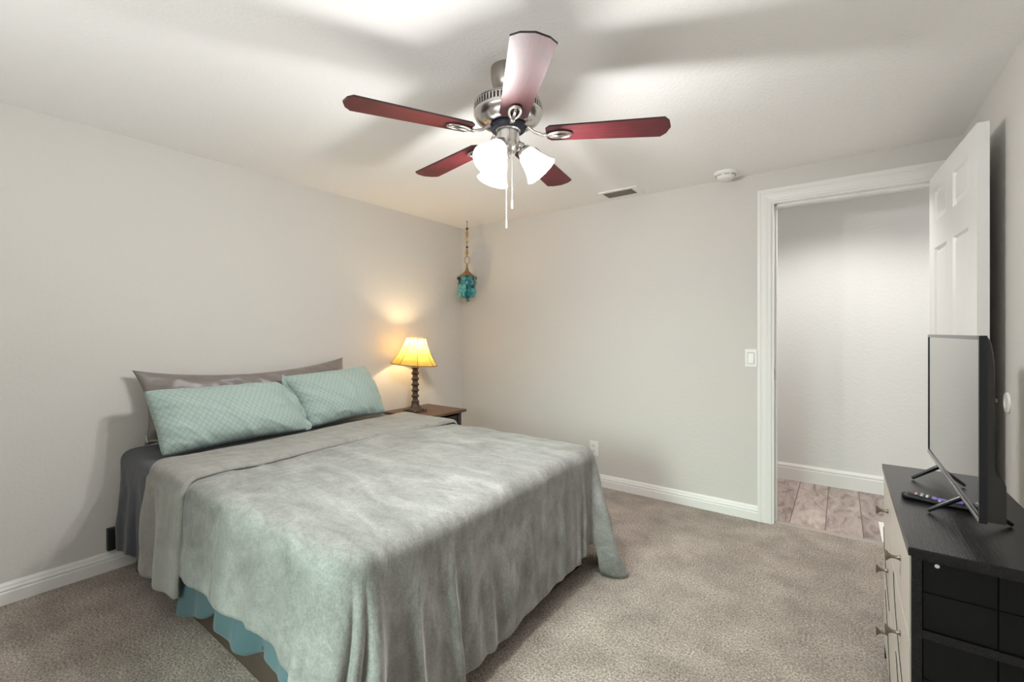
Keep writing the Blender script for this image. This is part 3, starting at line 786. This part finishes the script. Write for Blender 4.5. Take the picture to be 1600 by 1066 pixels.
def skirt():
    b = B(); rc = 0.06
    tot, per, (L1, La, L2) = perimeter(-2.52, -0.012, rc); P = []
    NS = 520
    for i in range(NS + 1):
        s = tot * i / NS; p, n = per(s); row = []
        bz = interp(-2.52 + s, [(-2.55, 0.115), (-2.30, 0.095), (-2.10, 0.090), (-1.96, 0.125), (-1.86, 0.178), (-1.70, 0.155), (-1.60, 0.140), (-1.48, 0.185), (-1.30, 0.195), (-1.1, 0.17)]) + 0.008 * nz(s * 6, 1.0)
        if s > L1: bz = 0.17 + 0.01 * sin(s * 9)
        for j in range(21):
            v = j / 20; z = 0.345 - (0.345 - bz) * v
            g = (0.022 * sin(s * 16.8 + 0.8) + 0.010 * sin(s * 37) + 0.014 * nz(s * 5, 3)) * sstep(0.05, 1, v) + 0.012 * v
            q = p + n * g; row.append(V((q.x, q.y, z)))
        P.append(row)
    grid(b, P); solid(b, -0.002)
    obj('bed_skirt', b, M['skirt'], origin=(-1.8, 1.42, 0.3), smooth=True, angle=180, label='teal gathered bed skirt showing under the blanket hem', cat='bed skirt')
skirt()

# ------------------------------------------------------------------ pillows
def pillow(name, c00, c10, c11, c01, th, mat, label, cat='pillow', seed=0, flange=0.0, corner=0.012, pinch=0.05, group=None, lat=0.0, nu=70, nv=46, sag=None):
    """corners: bottom-near, bottom-far, top-far, top-near (world); th = half thickness; bulges to the room side (+x)"""
    c00, c10, c11, c01 = map(V, (c00, c10, c11, c01))
    wdt = ((c10 - c00).length + (c11 - c01).length) / 2; hgt = ((c01 - c00).length + (c11 - c10).length) / 2
    nrm = (c10 - c00).cross(c01 - c00).normalized()
    if nrm.x < 0: nrm = -nrm
    eu = (c10 - c00).normalized(); ev = (c01 - c00).normalized()
    b = B(); uvl = b.loops.layers.uv.new('uv')
    def pt(i, j, side):
        u, v = i / nu, j / nv
        # edges bow in between the corners
        uu, vv = 2 * u - 1, 2 * v - 1
        base = c00 * (1 - u) * (1 - v) + c10 * u * (1 - v) + c11 * u * v + c01 * (1 - u) * v
        base = base - (eu * uu + ev * vv) * corner * (abs(uu) ** 7) * (abs(vv) ** 7)
        base = base - eu * uu * pinch * wdt * 0.35 * (1 - vv * vv) * abs(uu) ** 3 - ev * vv * pinch * hgt * (1 - uu * uu) * abs(vv) ** 3
        prof = (max(0, 1 - abs(uu) ** 2.6) ** 0.55) * (max(0, 1 - abs(vv) ** 2.4) ** 0.55)
        # wrinkles radiate from the corners and short ends
        ed = 1 - min(1 - abs(uu), 1) ; e2 = max(abs(uu), abs(vv))
        wr = 0.07 * nz(u * wdt * 9 + seed, v * hgt * 7, seed) * prof
        wr += 0.26 * sin(vv * 11 + 4 * nz(u * 3, v * 3, seed + 1)) * gauss(abs(uu), 0.86, 0.16) * prof * (0.6 + 0.4 * sin(seed))
        wr += 0.12 * sin(uu * 21 + 5 * nz(u * 4, v * 2, seed + 5)) * gauss(abs(vv), 0.88, 0.12) * prof
        rd = 1 - abs(nz(u * wdt * 5 + 2 * v + seed, v * hgt * 4 - seed, seed + 2, 2)) * 1.6
        wr += 0.19 * max(0, rd) ** 4 * prof * (0.4 + sstep(0.45, 0.95, e2))
        h = th * (prof + wr)
        rim = nz(u * 6 * wdt, v * 6 * hgt, seed + 9) * 0.006
        if sag: base = base + V((0, 0, sag(u) * v))
        return base + nrm * (h * (1.0 if side > 0 else -0.55) + rim)
    fr = [[pt(i, j, 1) for j in range(nv + 1)] for i in range(nu + 1)]
    bk = [[pt(i, j, -1) for j in range(nv + 1)] for i in range(nu + 1)]
    VF = [[b.verts.new(p) for p in r] for r in fr]
    VB = [[VF[i][j] if (i in (0, nu) or j in (0, nv)) else b.verts.new(bk[i][j]) for j in range(nv + 1)] for i in range(nu + 1)]
    for i in range(nu):
        for j in range(nv):
            f = b.faces.new((VF[i][j], VF[i + 1][j], VF[i + 1][j + 1], VF[i][j + 1]))
            for lp, (a, c) in zip(f.loops, ((i, j), (i + 1, j), (i + 1, j + 1), (i, j + 1))): lp[uvl].uv = (a / nu * wdt, c / nv * hgt)
            g = b.faces.new((VB[i][j + 1], VB[i + 1][j + 1], VB[i + 1][j], VB[i][j]))
            for lp, (a, c) in zip(g.loops, ((i, j + 1), (i + 1, j + 1), (i + 1, j), (i, j))): lp[uvl].uv = (a / nu * wdt, c / nv * hgt)
    return obj(name, b, mat, origin=(c00 + c10) / 2, smooth=True, angle=180, label=label, cat=cat, group=group)
body = pillow('body_pillow', (-2.885, 0.735, 0.635), (-2.885, 2.00, 0.635), (-2.945, 1.915, 1.035), (-2.945, 0.700, 1.022), 0.075, M['satin'],
       'long grey satin pillow standing against the left wall behind the mint pillows', seed=3, corner=0.0, pinch=0.09, nu=110, sag=lambda u: -0.030 * sin(pi * u) ** 0.7)
b = B()
tube(b, [(-2.852, 0.748, 0.662), (-2.845, 0.80, 0.655), (-2.835, 0.86, 0.652)], 0.006, 8); tube(b, [(-2.862, 0.738, 0.69), (-2.858, 0.742, 0.655)], 0.006, 8)
obj('zip', b, M['zip'], body, smooth=True, label='zip at the low near corner')
near_pillow = pillow('bed_pillow', (-2.60, 0.725, 0.618), (-2.60, 1.475, 0.622), (-2.775, 1.355, 0.925), (-2.775, 0.695, 0.935), 0.10, M['teal'],
       'mint green lattice pillow nearer the camera, leaning on the grey pillow', seed=11, pinch=0.05, group='mint pillows')
far_pillow = pillow('bed_pillow', (-2.64, 1.49, 0.620), (-2.64, 2.075, 0.630), (-2.80, 2.01, 0.985), (-2.80, 1.385, 0.950), 0.10, M['teal'],
       'mint green lattice pillow beside the lamp, the farther of the two', seed=23, pinch=0.05, group='mint pillows')

def open_end(pl, a, b_, out, nrm, seed):
    """loose ruffled hem of a pillowcase along its short side from a (bottom) to b_ (top)"""
    a, b_, out, nrm = V(a), V(b_), V(out).normalized(), V(nrm).normalized(); ln = (b_ - a).length
    b = B(); uvl = b.loops.layers.uv.new('uv'); P = []; n_, m_ = 60, 12
    for i in range(n_ + 1):
        v = i / n_; row = []
        for j in range(m_ + 1):
            u = j / m_
            w_ = 0.056 * (0.85 + 0.25 * nz(v * 2, seed, 0, 1)) * (1 - 0.5 * abs(2 * v - 1) ** 6)
            h = 0.016 * sin(v * 9 + seed) * u + 0.009 * sin(v * 15 + 2 * seed + 2 * u) * u + 0.028 * (1 - 0.6 * u) * sin(pi * min(max(v, 0.02), 0.98)) + 0.006 * nz(v * 4, u * 2, seed, 2)
            p = a.lerp(b_, v) + out * (w_ * u - 0.014) + nrm * h
            p.z = max(p.z, 0.618)
            row.append(p)
        P.append(row)
    G = grid(b, P)
    for f in b.faces:
        for lp in f.loops:
            lp[uvl].uv = ((lp.vert.co - a).dot(out), (lp.vert.co - a).dot((b_ - a) / ln))
    solid(b, -0.0025)
    obj('open_hem', b, M['teal'], pl, smooth=True, angle=180, label='loose ruffled open end of the pillowcase')
open_end(near_pillow, (-2.600, 1.455, 0.628), (-2.765, 1.345, 0.918), (0.12, 1, -0.05), (0.87, 0.1, 0.49), 2.0)
open_end(far_pillow, (-2.650, 1.515, 0.628), (-2.795, 1.400, 0.945), (-0.05, -1, 0.0), (0.87, -0.1, 0.49), 5.0)

# ------------------------------------------------------------------ nightstand and lamp
def nightstand():
    x0, x1, y0, y1, z = -3.00, -2.535, 2.315, 2.805, 0.575
    t = thing('nightstand', ((x0 + x1) / 2, (y0 + y1) / 2, 0), 'dark brown wooden nightstand in the corner beyond the bed', 'nightstand')
    b = B(); box(b, x0, x1, y0, y1, z - 0.022, z, 0.003); obj('top', b, M['ns_wood'], t)
    a0, a1, c0, c1 = x0 + 0.02, x1 - 0.03, y0 + 0.03, y1 - 0.03
    for x in (a0, a1 - 0.04):
        for y in (c0, c1 - 0.04):
            b = B(); box(b, x, x + 0.04, y, y + 0.04, 0, z - 0.022, 0.003); obj('leg', b, M['ns_dark'], t)
    b = B(); box(b, a0 + 0.04, a1 - 0.04, c0 + 0.012, c0 + 0.028, 0.14, z - 0.022); box(b, a0 + 0.04, a1 - 0.04, c1 - 0.028, c1 - 0.012, 0.14, z - 0.022); box(b, a0 + 0.005, a0 + 0.02, c0 + 0.04, c1 - 0.04, 0.14, z - 0.022)
    box(b, a0 + 0.02, a1 - 0.04, c0 + 0.028, c1 - 0.028, 0.14, 0.155)
    obj('side_panel', b, M['ns_dark'], t)
    for k in range(2):
        z0 = 0.16 + 0.19 * k; b = B(); box(b, a1 - 0.03, a1 - 0.010, c0 + 0.043, c1 - 0.043, z0, z0 + 0.18, 0.003); d = obj('drawer', b, M['ns_dark'], t)
        b = B(); lathe(b, [(0.006, 0), (0.006, 0.012), (0.013, 0.018), (0.012, 0.026), (0, 0.028)], (a1 - 0.010, (c0 + c1) / 2, z0 + 0.09), 20, (1, 0, 0)); obj('knob', b, M['bronze'], d, smooth=True)
nightstand()
def table_lamp():
    c = V((-2.80, 2.478, 0.575))
    t = thing('table_lamp', c, 'lit table lamp with yellow bell shade and carved brown base on the nightstand', 'lamp')
    b = B()
    s = 0.060
    # four lobed foot plate and square pedestal
    box(b, c.x - s, c.x + s, c.y - s, c.y + s, c.z, c.z + 0.012, 0.003)
    for dx in (-1, 1):
        for dy in (-1, 1): lathe(b, [(0.016, 0), (0.018, 0.008), (0.014, 0.018), (0, 0.020)], (c.x + dx * s * 0.9, c.y + dy * s * 0.9, c.z), 12)
    def sq(rs):
        rings = []
        for r, z in rs:
            ring = []
            for i in range(8):
                a = pi / 4 * i + pi / 8; ring.append(b.verts.new((c.x + r * cos(a) * 1.05, c.y + r * sin(a) * 1.05, c.z + z)))
            rings.append(ring)
        for A, C in zip(rings[:-1], rings[1:]):
            for i in range(8): b.faces.new((A[i], A[(i + 1) % 8], C[(i + 1) % 8], C[i]))
        b.faces.new(rings[0][::-1]); b.faces.new(rings[-1])
    sq([(0.062, 0.012), (0.058, 0.020), (0.044, 0.030), (0.034, 0.048), (0.029, 0.066), (0.030, 0.074)])
    z = 0.074
    segs = []
    for k in range(6):
        segs += [(0.030, z), (0.034, z + 0.006), (0.024, z + 0.014), (0.0205, z + 0.026), (0.022, z + 0.038), (0.030, z + 0.045)]; z += 0.0465
    sq(segs + [(0.032, z + 0.004), (0.020, z + 0.012), (0.0, z + 0.0125)][:2])
    body = obj('base', b, M['lamp_body'], t, smooth=True, angle=30)
    b = B(); lathe(b, [(0.012, z), (0.012, z + 0.03), (0.016, z + 0.034), (0.016, z + 0.075), (0.010, z + 0.08)], c, 20); obj('socket', b, M['antique'], t, smooth=True)
    # panelled bell shade, tipped a little
    T = Matrix.Translation(c + V((0, 0, 0.49))) @ Matrix.Rotation(radians(4.5), 4, V((-sin(YAW), cos(YAW), 0))) @ Matrix.Translation(-(c + V((0, 0, 0.49))))
    NP = 8; zb, zt_ = 0.383, 0.600
    def rad(v): return 0.076 + (0.186 - 0.076) * ((1 - v) * 0.62 + 0.38 * (1 - v) ** 2.6)
    P = []
    for i in range(NP * 6):
        a = 2 * pi * i / (NP * 6) + 0.2; k = ((i / 6) % 1.0)
        sc = 1 - 0.03 * sin(pi * k)
        P.append([T @ (c + V((rad(j / 14) * sc * cos(a), rad(j / 14) * sc * sin(a), zb + (zt_ - zb) * j / 14))) for j in range(15)])
    b = B(); grid(b, P, closed_u=True)
    sh = obj('lamp_shade', b, M['lamp_shade'], t, smooth=True, angle=180, label='glowing yellow parchment shade')
    b = B()
    for i in range(NP):
        a = 2 * pi * i / NP + 0.2
        tube(b, [T @ (c + V(((rad(j / 14) + 0.001) * cos(a), (rad(j / 14) + 0.001) * sin(a), zb + (zt_ - zb) * j / 14))) for j in range(15)], 0.0019, 6)
    for v in (0, 1):
        tube(b, [T @ (c + V(((rad(v) + 0.001) * cos(2 * pi * i / 48 + .2) * (1 - 0.03 * sin(pi * ((i / 6) % 1))), (rad(v) + 0.001) * sin(2 * pi * i / 48 + .2) * (1 - 0.03 * sin(pi * ((i / 6) % 1))), zb + (zt_ - zb) * v))) for i in range(48)], 0.003, 6, closed=True)
    obj('piping', b, M['lamp_piping'], sh, smooth=True, angle=180, label='brown seams between the shade panels')
    b = B(); lathe(b, [(0.013, z + 0.078), (0.016, z + 0.095), (0.028, z + 0.120), (0.030, z + 0.138), (0.022, z + 0.156), (0, z + 0.164)], c, 24); obj('bulb', b, M['warm_bulb'], t, smooth=True, angle=180)
    point('lamp_bulb_light', c + V((0.0, -0.0, 0.545)), LAMP_W, (1.0, 0.72, 0.38), 0.02)
LAMP_W = 8.0
table_lamp()

# ------------------------------------------------------------------ shell chime hanging in the corner
def chime():
    c = V((-2.784, 3.088, 0))
    t = thing('capiz_wind_chime', (c.x, c.y, H), 'hanging chime of teal capiz discs and amber beads in the far left corner', 'wind chime')
    b = B(); lathe(b, [(0.006, H - 0.006), (0.006, H + 0.0005)], c, 12); tube(b, [(c.x, c.y, H - 0.004), (c.x, c.y, 1.93)], 0.0022, 8); obj('cord', b, M['brown_bead'], t, smooth=True)
    for z, r, h, m in ((2.175, 0.014, 0.016, 'brown_bead'), (2.125, 0.012, 0.045, 'amber'), (2.050, 0.010, 0.016, 'amber'), (2.005, 0.013, 0.014, 'brown_bead'), (1.955, 0.013, 0.040, 'amber')):
        b = B(); lathe(b, [(0, -h), (r * 0.35, -h * 0.85), (r * 0.75, -h * 0.45), (r, 0), (r * 0.75, h * 0.45), (r * 0.35, h * 0.85), (0, h)], c + V((0, 0, z)), 16); obj('bead', b, M[m], t, smooth=True, angle=180)
    R = V((cos(YAW), sin(YAW), 0))
    b = B(); tube(b, [c + V((0, 0, 1.886)) + R * 0.024 * cos(2 * pi * i / 28) + V((0, 0, 0.033 * sin(2 * pi * i / 28))) for i in range(28)], 0.003, 8, closed=True); obj('ring', b, M['antique'], t, smooth=True, angle=180)
    b = B(); lathe(b, [(0.016, 1.800), (0.010, 1.815), (0.006, 1.845), (0.005, 1.855)], c, 16)
    # eight ribbed pagoda cap with upturned tips
    P = []
    for i in range(64):
        a = 2 * pi * i / 64; k = abs(cos(2 * a)) ** 3
        P.append([c + V(((0.012 + (0.078 + 0.030 * k) * v) * cos(a), (0.012 + (0.078 + 0.030 * k) * v) * sin(a), 1.800 - 0.085 * v ** 0.75 * (1 - 0.22 * (1 - k) * v))) for v in [j / 10 for j in range(11)]])
    grid(b, P, closed_u=True)
    cap = obj('cap', b, M['antique'], t, smooth=True, angle=180, label='antique brass pagoda cap')
    rnd = random.Random(5)
    for ring, n_, ln in ((0.074, 9, 5), (0.048, 6, 5), (0.012, 2, 6)):
        for i in range(n_):
            a = 2 * pi * (i + rnd.random() * 0.4) / n_; p = c + V((ring * cos(a), ring * sin(a), 0))
            b = B(); z = 1.735; tube(b, [p + V((0, 0, z)), p + V((0, 0, z - 0.037 * ln + 0.01))], 0.0008, 5)
            for k in range(ln):
                zz = z - 0.022 - (0.036 if ln < 6 else 0.038) * k - rnd.random() * 0.006; az = a + rnd.uniform(-0.9, 0.9); d = V((cos(az), sin(az), rnd.uniform(-.2, .2)))
                lathe(b, [(0, -0.0006), (0.0235, -0.0006), (0.025, 0), (0.0235, 0.0006), (0, 0.0006)], p + V((0, 0, zz)), 16, d)
            obj('disc_strand', b, M[rnd.choice(['capiz', 'capiz', 'capiz2', 'capiz3'])], t)
chime()

# ------------------------------------------------------------------ dresser, television, remote
DT = 0.722; DXa, DXb, DYa, DYb = 0.125, 0.415, 1.375, 2.19
def dresser():
    t = thing('dresser', ((DXa + DXb) / 2, (DYa + DYb) / 2, 0), 'black dresser with greige drawer fronts carrying the television by the right wall', 'dresser')
    b = B(); box(b, DXa, DXb, DYa, DYb, DT - 0.020, DT, 0.0025); obj('top', b, M['black_wood'], t)
    xa, xb, ya, yb_ = DXa + 0.020, DXb - 0.006, DYa + 0.020, DYb - 0.020; z0 = 0.055
    b = B(); box(b, xa + 0.004, xb, ya + 0.001, yb_ - 0.001, z0 + 0.01, DT - 0.020); obj('carcass', b, M['black_panel'], t)
    for y, s in ((ya, 1), (yb_, -1)):          # framed sides: stiles, rails, inset panels
        y_in = y - s * 0.012
        b = B()
        lo, hi = min(y, y_in), max(y, y_in)
        box(b, xa - 0.0135, xa + 0.005, lo, hi, 0.0, DT - 0.020, 0.0015); box(b, xb - 0.030, xb, lo, hi, 0.0, DT - 0.020, 0.0015)
        for za, zb in ((DT - 0.028, DT - 0.020), (0.516, 0.535), (0.296, 0.315), (z0, 0.09)):
            box(b, xa + 0.005, xb - 0.030, lo, hi, za, zb, 0.0015)
        sp = obj('side_frame', b, M['black_wood'], t)
        yy = y - s * 0.001
        b = B()
        xm = 0.5 * (xa + xb) - 0.005
        for za, zb in ((0.535, DT - 0.028), (0.315, 0.516), (0.09, 0.296)):
            zm = (za + zb) / 2 + 0.006
            for xa_, xb_ in ((xa + 0.006, xm), (xm, xb - 0.031)):
                for q0, q1 in ((za, zm), (zm, zb)):
                    box(b, xa_ + 0.0012, xb_ - 0.0012, min(yy, yy - s * 0.004), max(yy, yy - s * 0.004), q0 + 0.0012, q1 - 0.0012, 0.001)
        obj('side_panel', b, M['black_panel'], t)
    # two columns of three drawers
    ym = (ya + yb_) / 2
    rows = [(0.500, 0.698), (0.298, 0.496), (0.075, 0.294)]
    for (y0, y1), far in (((ya, ym - 0.002), 0), ((ym + 0.002, yb_), 1)):
        for r, (za, zb) in enumerate(rows):
            b = B(); box(b, xa - 0.016, xa + 0.004, y0, y1, za, zb, 0.0015)
            d = obj('drawer', b, M['greige'], t, label='greige drawer front')
            ky = (y0 + y1) / 2 + (0.0 if not far else 0.0); kz = zb - 0.088 if r < 2 else zb - 0.10
            b = B(); lathe(b, [(0.0085, 0), (0.0055, 0.003), (0.0042, 0.010), (0.0045, 0.018), (0.008, 0.024), (0.0135, 0.029), (0.0145, 0.032), (0.010, 0.033), (0, 0.0325)], (xa - 0.016, ky, kz), 20, (-1, 0, 0))
            obj('knob', b, M['bronze'], d, smooth=True, label='flared bronze knob')
            # sweeping dark inlay arcs on the lower drawers
            if r > 0:
                b = B(); pts = []
                for i in range(21):
                    v = i / 20; z = zb - 0.004 - (zb - za - 0.008) * v
                    base = (0.20 if r == 1 else 0.78)
                    f = (0.98 - 0.62 * v ** 1.9) if r == 1 else (0.80 - 0.55 * v ** 0.9)
                    pts.append((y0 + (y1 - y0) * f, z))
                for (p, q), (p2, q2) in zip(pts[:-1], pts[1:]):
                    wa = 0.006
                    prism(b, [(xa - 0.0175, p - wa, q), (xa - 0.0175, p + wa, q), (xa - 0.0175, p2 + wa, q2), (xa - 0.0175, p2 - wa, q2)], (0.002, 0, 0))
                obj('inlay', b, M['black_wood'], d, label='dark curved line across the drawer front')
    for x in (xa + 0.006, xb - 0.036):
        for y in (ya + 0.013, yb_ - 0.043):
            b = B(); box(b, x, x + 0.03, y, y + 0.03, 0.0, z0 + 0.02, 0.002); obj('leg', b, M['black_wood'], t)
    b = B(); lathe(b, [(0.0045, 0), (0.004, 0.001)], (0.176, ya - 0.005, DT - 0.036), 12, (0, -1, 0)); obj('cam_cover', b, M['plastic_white'], t, label='small white screw cover')
dresser()

def television():
    y0, y1, z0, z1, x = 1.455, 2.205, 0.782, 1.210, 0.254
    t = thing('television', (x + 0.02, (y0 + y1) / 2, DT), 'flat screen television standing on the black dresser, seen nearly edge on', 'television')
    b = B(); bz = 0.010
    box(b, x, x + 0.014, y0, y0 + bz, z0, z1, 0.002); box(b, x, x + 0.014, y1 - bz, y1, z0, z1, 0.002)
    box(b, x, x + 0.014, y0 + bz, y1 - bz, z1 - bz, z1, 0.002); box(b, x, x + 0.014, y0 + bz, y1 - bz, z0, z0 + 0.016, 0.002)
    obj('bezel', b, M['tv_black'], t)
    b = B(); box(b, x + 0.0025, x + 0.012, y0 + bz, y1 - bz, z0 + 0.016, z1 - bz); obj('screen', b, M['screen'], t, label='dark glossy screen')
    b = B(); box(b, x - 0.0015, x + 0.004, y0 + 0.004, y1 - 0.004, z0 + 0.001, z0 + 0.009, 0.001); obj('lower_strip', b, M['silver_strip'], t, label='silver strip along the bottom edge')
    # back: shell swelling away from the rim, deeper lower box
    P = []
    for i in range(41):
        v = i / 40; z = z0 + 0.004 + (z1 - z0 - 0.008) * v
        dep = 0.003 + 0.012 * (max(0.0, min(1.0, (1.0 - v) / 0.15)) ** 0.5) + 0.018 * (1 - sstep(0.20, 0.29, v))
        if v < 0.02: dep = 0.034
        P.append([V((x + 0.013, y0 + 0.003, z))] + [V((x + 0.013 + (dep - 0.0) * min(1, w_ * 1.0), y, z)) for y, w_ in ((y0 + 0.004, 0.75), (y0 + 0.008, 0.96), (y0 + 0.030, 1.0), ((y0 + y1) / 2, 1.0), (y1 - 0.045, 1.0), (y1 - 0.018, 0.92), (y1 - 0.008, 0.55))] + [V((x + 0.013, y1 - 0.003, z))])
    b = B(); G = grid(b, P); b.faces.new(G[0]); b.faces.new(G[-1][::-1]); b.faces.new([r[0] for r in G][::-1] + [G[-1][-1]][:0] + [r[-1] for r in G])
    bmesh.ops.triangulate(b, faces=[f for f in b.faces if len(f.verts) > 4])
    obj('back_cover', b, M['tv_back'], t, smooth=True, angle=35)
    for yy in (1.66, 2.00):
        b = B()
        top = V((x + 0.012, yy, z0 + 0.004))
        for tip in (V((0.193, yy + 0.012, DT + 0.0052)), V((0.352, yy + 0.012, DT + 0.0052))):
            tube(b, [top, top.lerp(tip, 0.12) + V((0, 0, 0.000)), tip, tip + (tip - top) * 0.02 * 0], [0.007, 0.0065, 0.005, 0.005][:4], 8, rz=0.9) if False else tube(b, [top, top.lerp(tip, 0.5), tip], [0.0075, 0.0062, 0.005], 10)
        obj('foot', b, M['tv_black'], t, smooth=True, angle=50)
television()

def remote():
    p0, p1 = V((0.147, 1.785, 0)), V((0.322, 1.752, 0)); d = (p1 - p0).normalized(); s = V((-d.y, d.x, 0)); ln = (p1 - p0).length
    t = thing('remote_control', ((p0 + p1) / 2).to_tuple()[:2] + (DT,), 'black remote control with purple buttons lying on the dresser by the screen', 'remote control')
    def Q(u, v, z): return p0 + d * u + s * v + V((0, 0, DT + z))
    P = []
    for i in range(33):
        u = i / 32; e = min(u, 1 - u) * ln; r = 0.021 * (1 - max(0, 1 - e / 0.018) ** 2.4) ** 0.5 if e < 0.018 else 0.021
        r = max(r, 0.002); hh = 0.018 - 0.006 * gauss(u, 0.5, 0.25); q = r / 0.021
        P.append([Q(u * ln, r * a, 0.0005 + hh * c_ * (0.55 + 0.45 * q)) for a, c_ in ((0, 0), (-0.75, 0.0), (-1, 0.35), (-0.96, 0.75), (-0.72, 1.0), (0, 1.05), (0.72, 1.0), (0.96, 0.75), (1, 0.35), (0.75, 0.0))])
    b = B(); VV = [[b.verts.new(p) for p in r] for r in P]
    for A, C in zip(VV[:-1], VV[1:]):
        for k in range(10): b.faces.new((A[k], A[(k + 1) % 10], C[(k + 1) % 10], C[k]))
    b.faces.new(VV[0][::-1]); b.faces.new(VV[-1])
    obj('body', b, M['remote'], t, smooth=True, angle=60)
    def button(u, v, r, m, h=0.0035, ry=None):
        b = B(); z = 0.0175 - 0.006 * gauss(u / ln, 0.5, 0.25)
        lathe(b, [(r, 0), (r, h * 0.7), (r * 0.8, h), (0, h)], Q(u, v, z), 16)
        obj('button', b, M[m], t, smooth=True)
    for u, v, m in ((0.034, 0.008, 'red_button'), (0.034, -0.006, 'grey_button'), (0.046, 0.009, 'grey_button'), (0.046, -0.009, 'grey_button'), (0.058, 0.009, 'grey_button'), (0.058, 0.0, 'grey_button'), (0.058, -0.009, 'grey_button'),
                    (0.085, -0.016, 'grey_button'), (0.098, -0.016, 'grey_button'), (0.111, -0.016, 'grey_button'), (0.140, 0.008, 'grey_button'), (0.140, -0.006, 'grey_button'), (0.152, 0.0, 'grey_button')):
        button(u, v, 0.0036, m)
    def pad(u0, u1, v0, v1):
        b = B(); z = 0.0165 - 0.006 * gauss((u0 + u1) / 2 / ln, 0.5, 0.25)
        prism(b, [Q(u0, v0, z), Q(u1, v0, z), Q(u1, v1, z), Q(u0, v1, z)], (0, 0, 0.004)); obj('purple_pad', b, M['purple'], t, label='purple direction pad')
    pad(0.068, 0.078, -0.012, 0.012); pad(0.080, 0.098, -0.009, 0.010); pad(0.118, 0.132, -0.012, 0.010)
remote()

# small things at the edges of the frame
b = B(); box(b, 0.0, 0.034, -0.018, 0.018, 0, 0.11, 0.005)
bmesh.ops.translate(b, verts=b.verts, vec=(XL, 0.632, 0.108))
obj('power_adapter', b, M['black_metal'], origin=(XL, 0.632, 0.108), label='black power adapter on the left wall beside the hanging sheet', cat='power adapter')
b = B(); box(b, 0.192, 0.60, 3.352, 3.69, 0.0, 0.010, 0.004); obj('floor_mat', b, M['mat_white'], origin=(0.4, 3.52, 0), label='small white mat on the hall floor past the dresser corner', cat='mat')

# recessed lamp in the hall ceiling, plus two unseen ones added as fill
def hall_lamp(x, y, p, label):
    t = thing('ceiling_lamp', (x, y, H), label, 'ceiling lamp')
    b = B(); lathe(b, [(0.062, 0.0), (0.066, -0.004), (0.085, -0.006), (0.092, 0.0005), (0.062, 0.0005)], V((x, y, H)), 40, cap=False); obj('rim', b, M['plastic_white'], t, smooth=True)
    b = B(); lathe(b, [(0, -0.0012), (0.0625, -0.0012), (0.0625, -0.0002), (0, -0.0002)], V((x, y, H)), 40); obj('diffuser', b, M['hall_lamp'], t, smooth=True)
    l = bpy.data.lights.new('hall_lamp_light', 'SPOT'); l.energy = p; l.color = (1.0, 0.97, 0.925); l.spot_size = radians(150); l.spot_blend = 0.7; l.shadow_soft_size = 0.06
    o = bpy.data.objects.new('hall_lamp_light', l); COL.objects.link(o); o.location = (x, y, H - 0.012)
hall_lamp(-0.02, 3.66, 44, 'round recessed lamp in the hall ceiling beyond the doorway')
hall_lamp(1.0, 3.75, 28, 'added unseen fill lamp, round and recessed in the hall ceiling, past the hinge side of the doorway')  # added out of view to lift the hall wall
hall_lamp(-1.1, 3.75, 28, 'added unseen fill lamp, round and recessed in the hall ceiling, left of the doorway')  # second added fill, also out of view
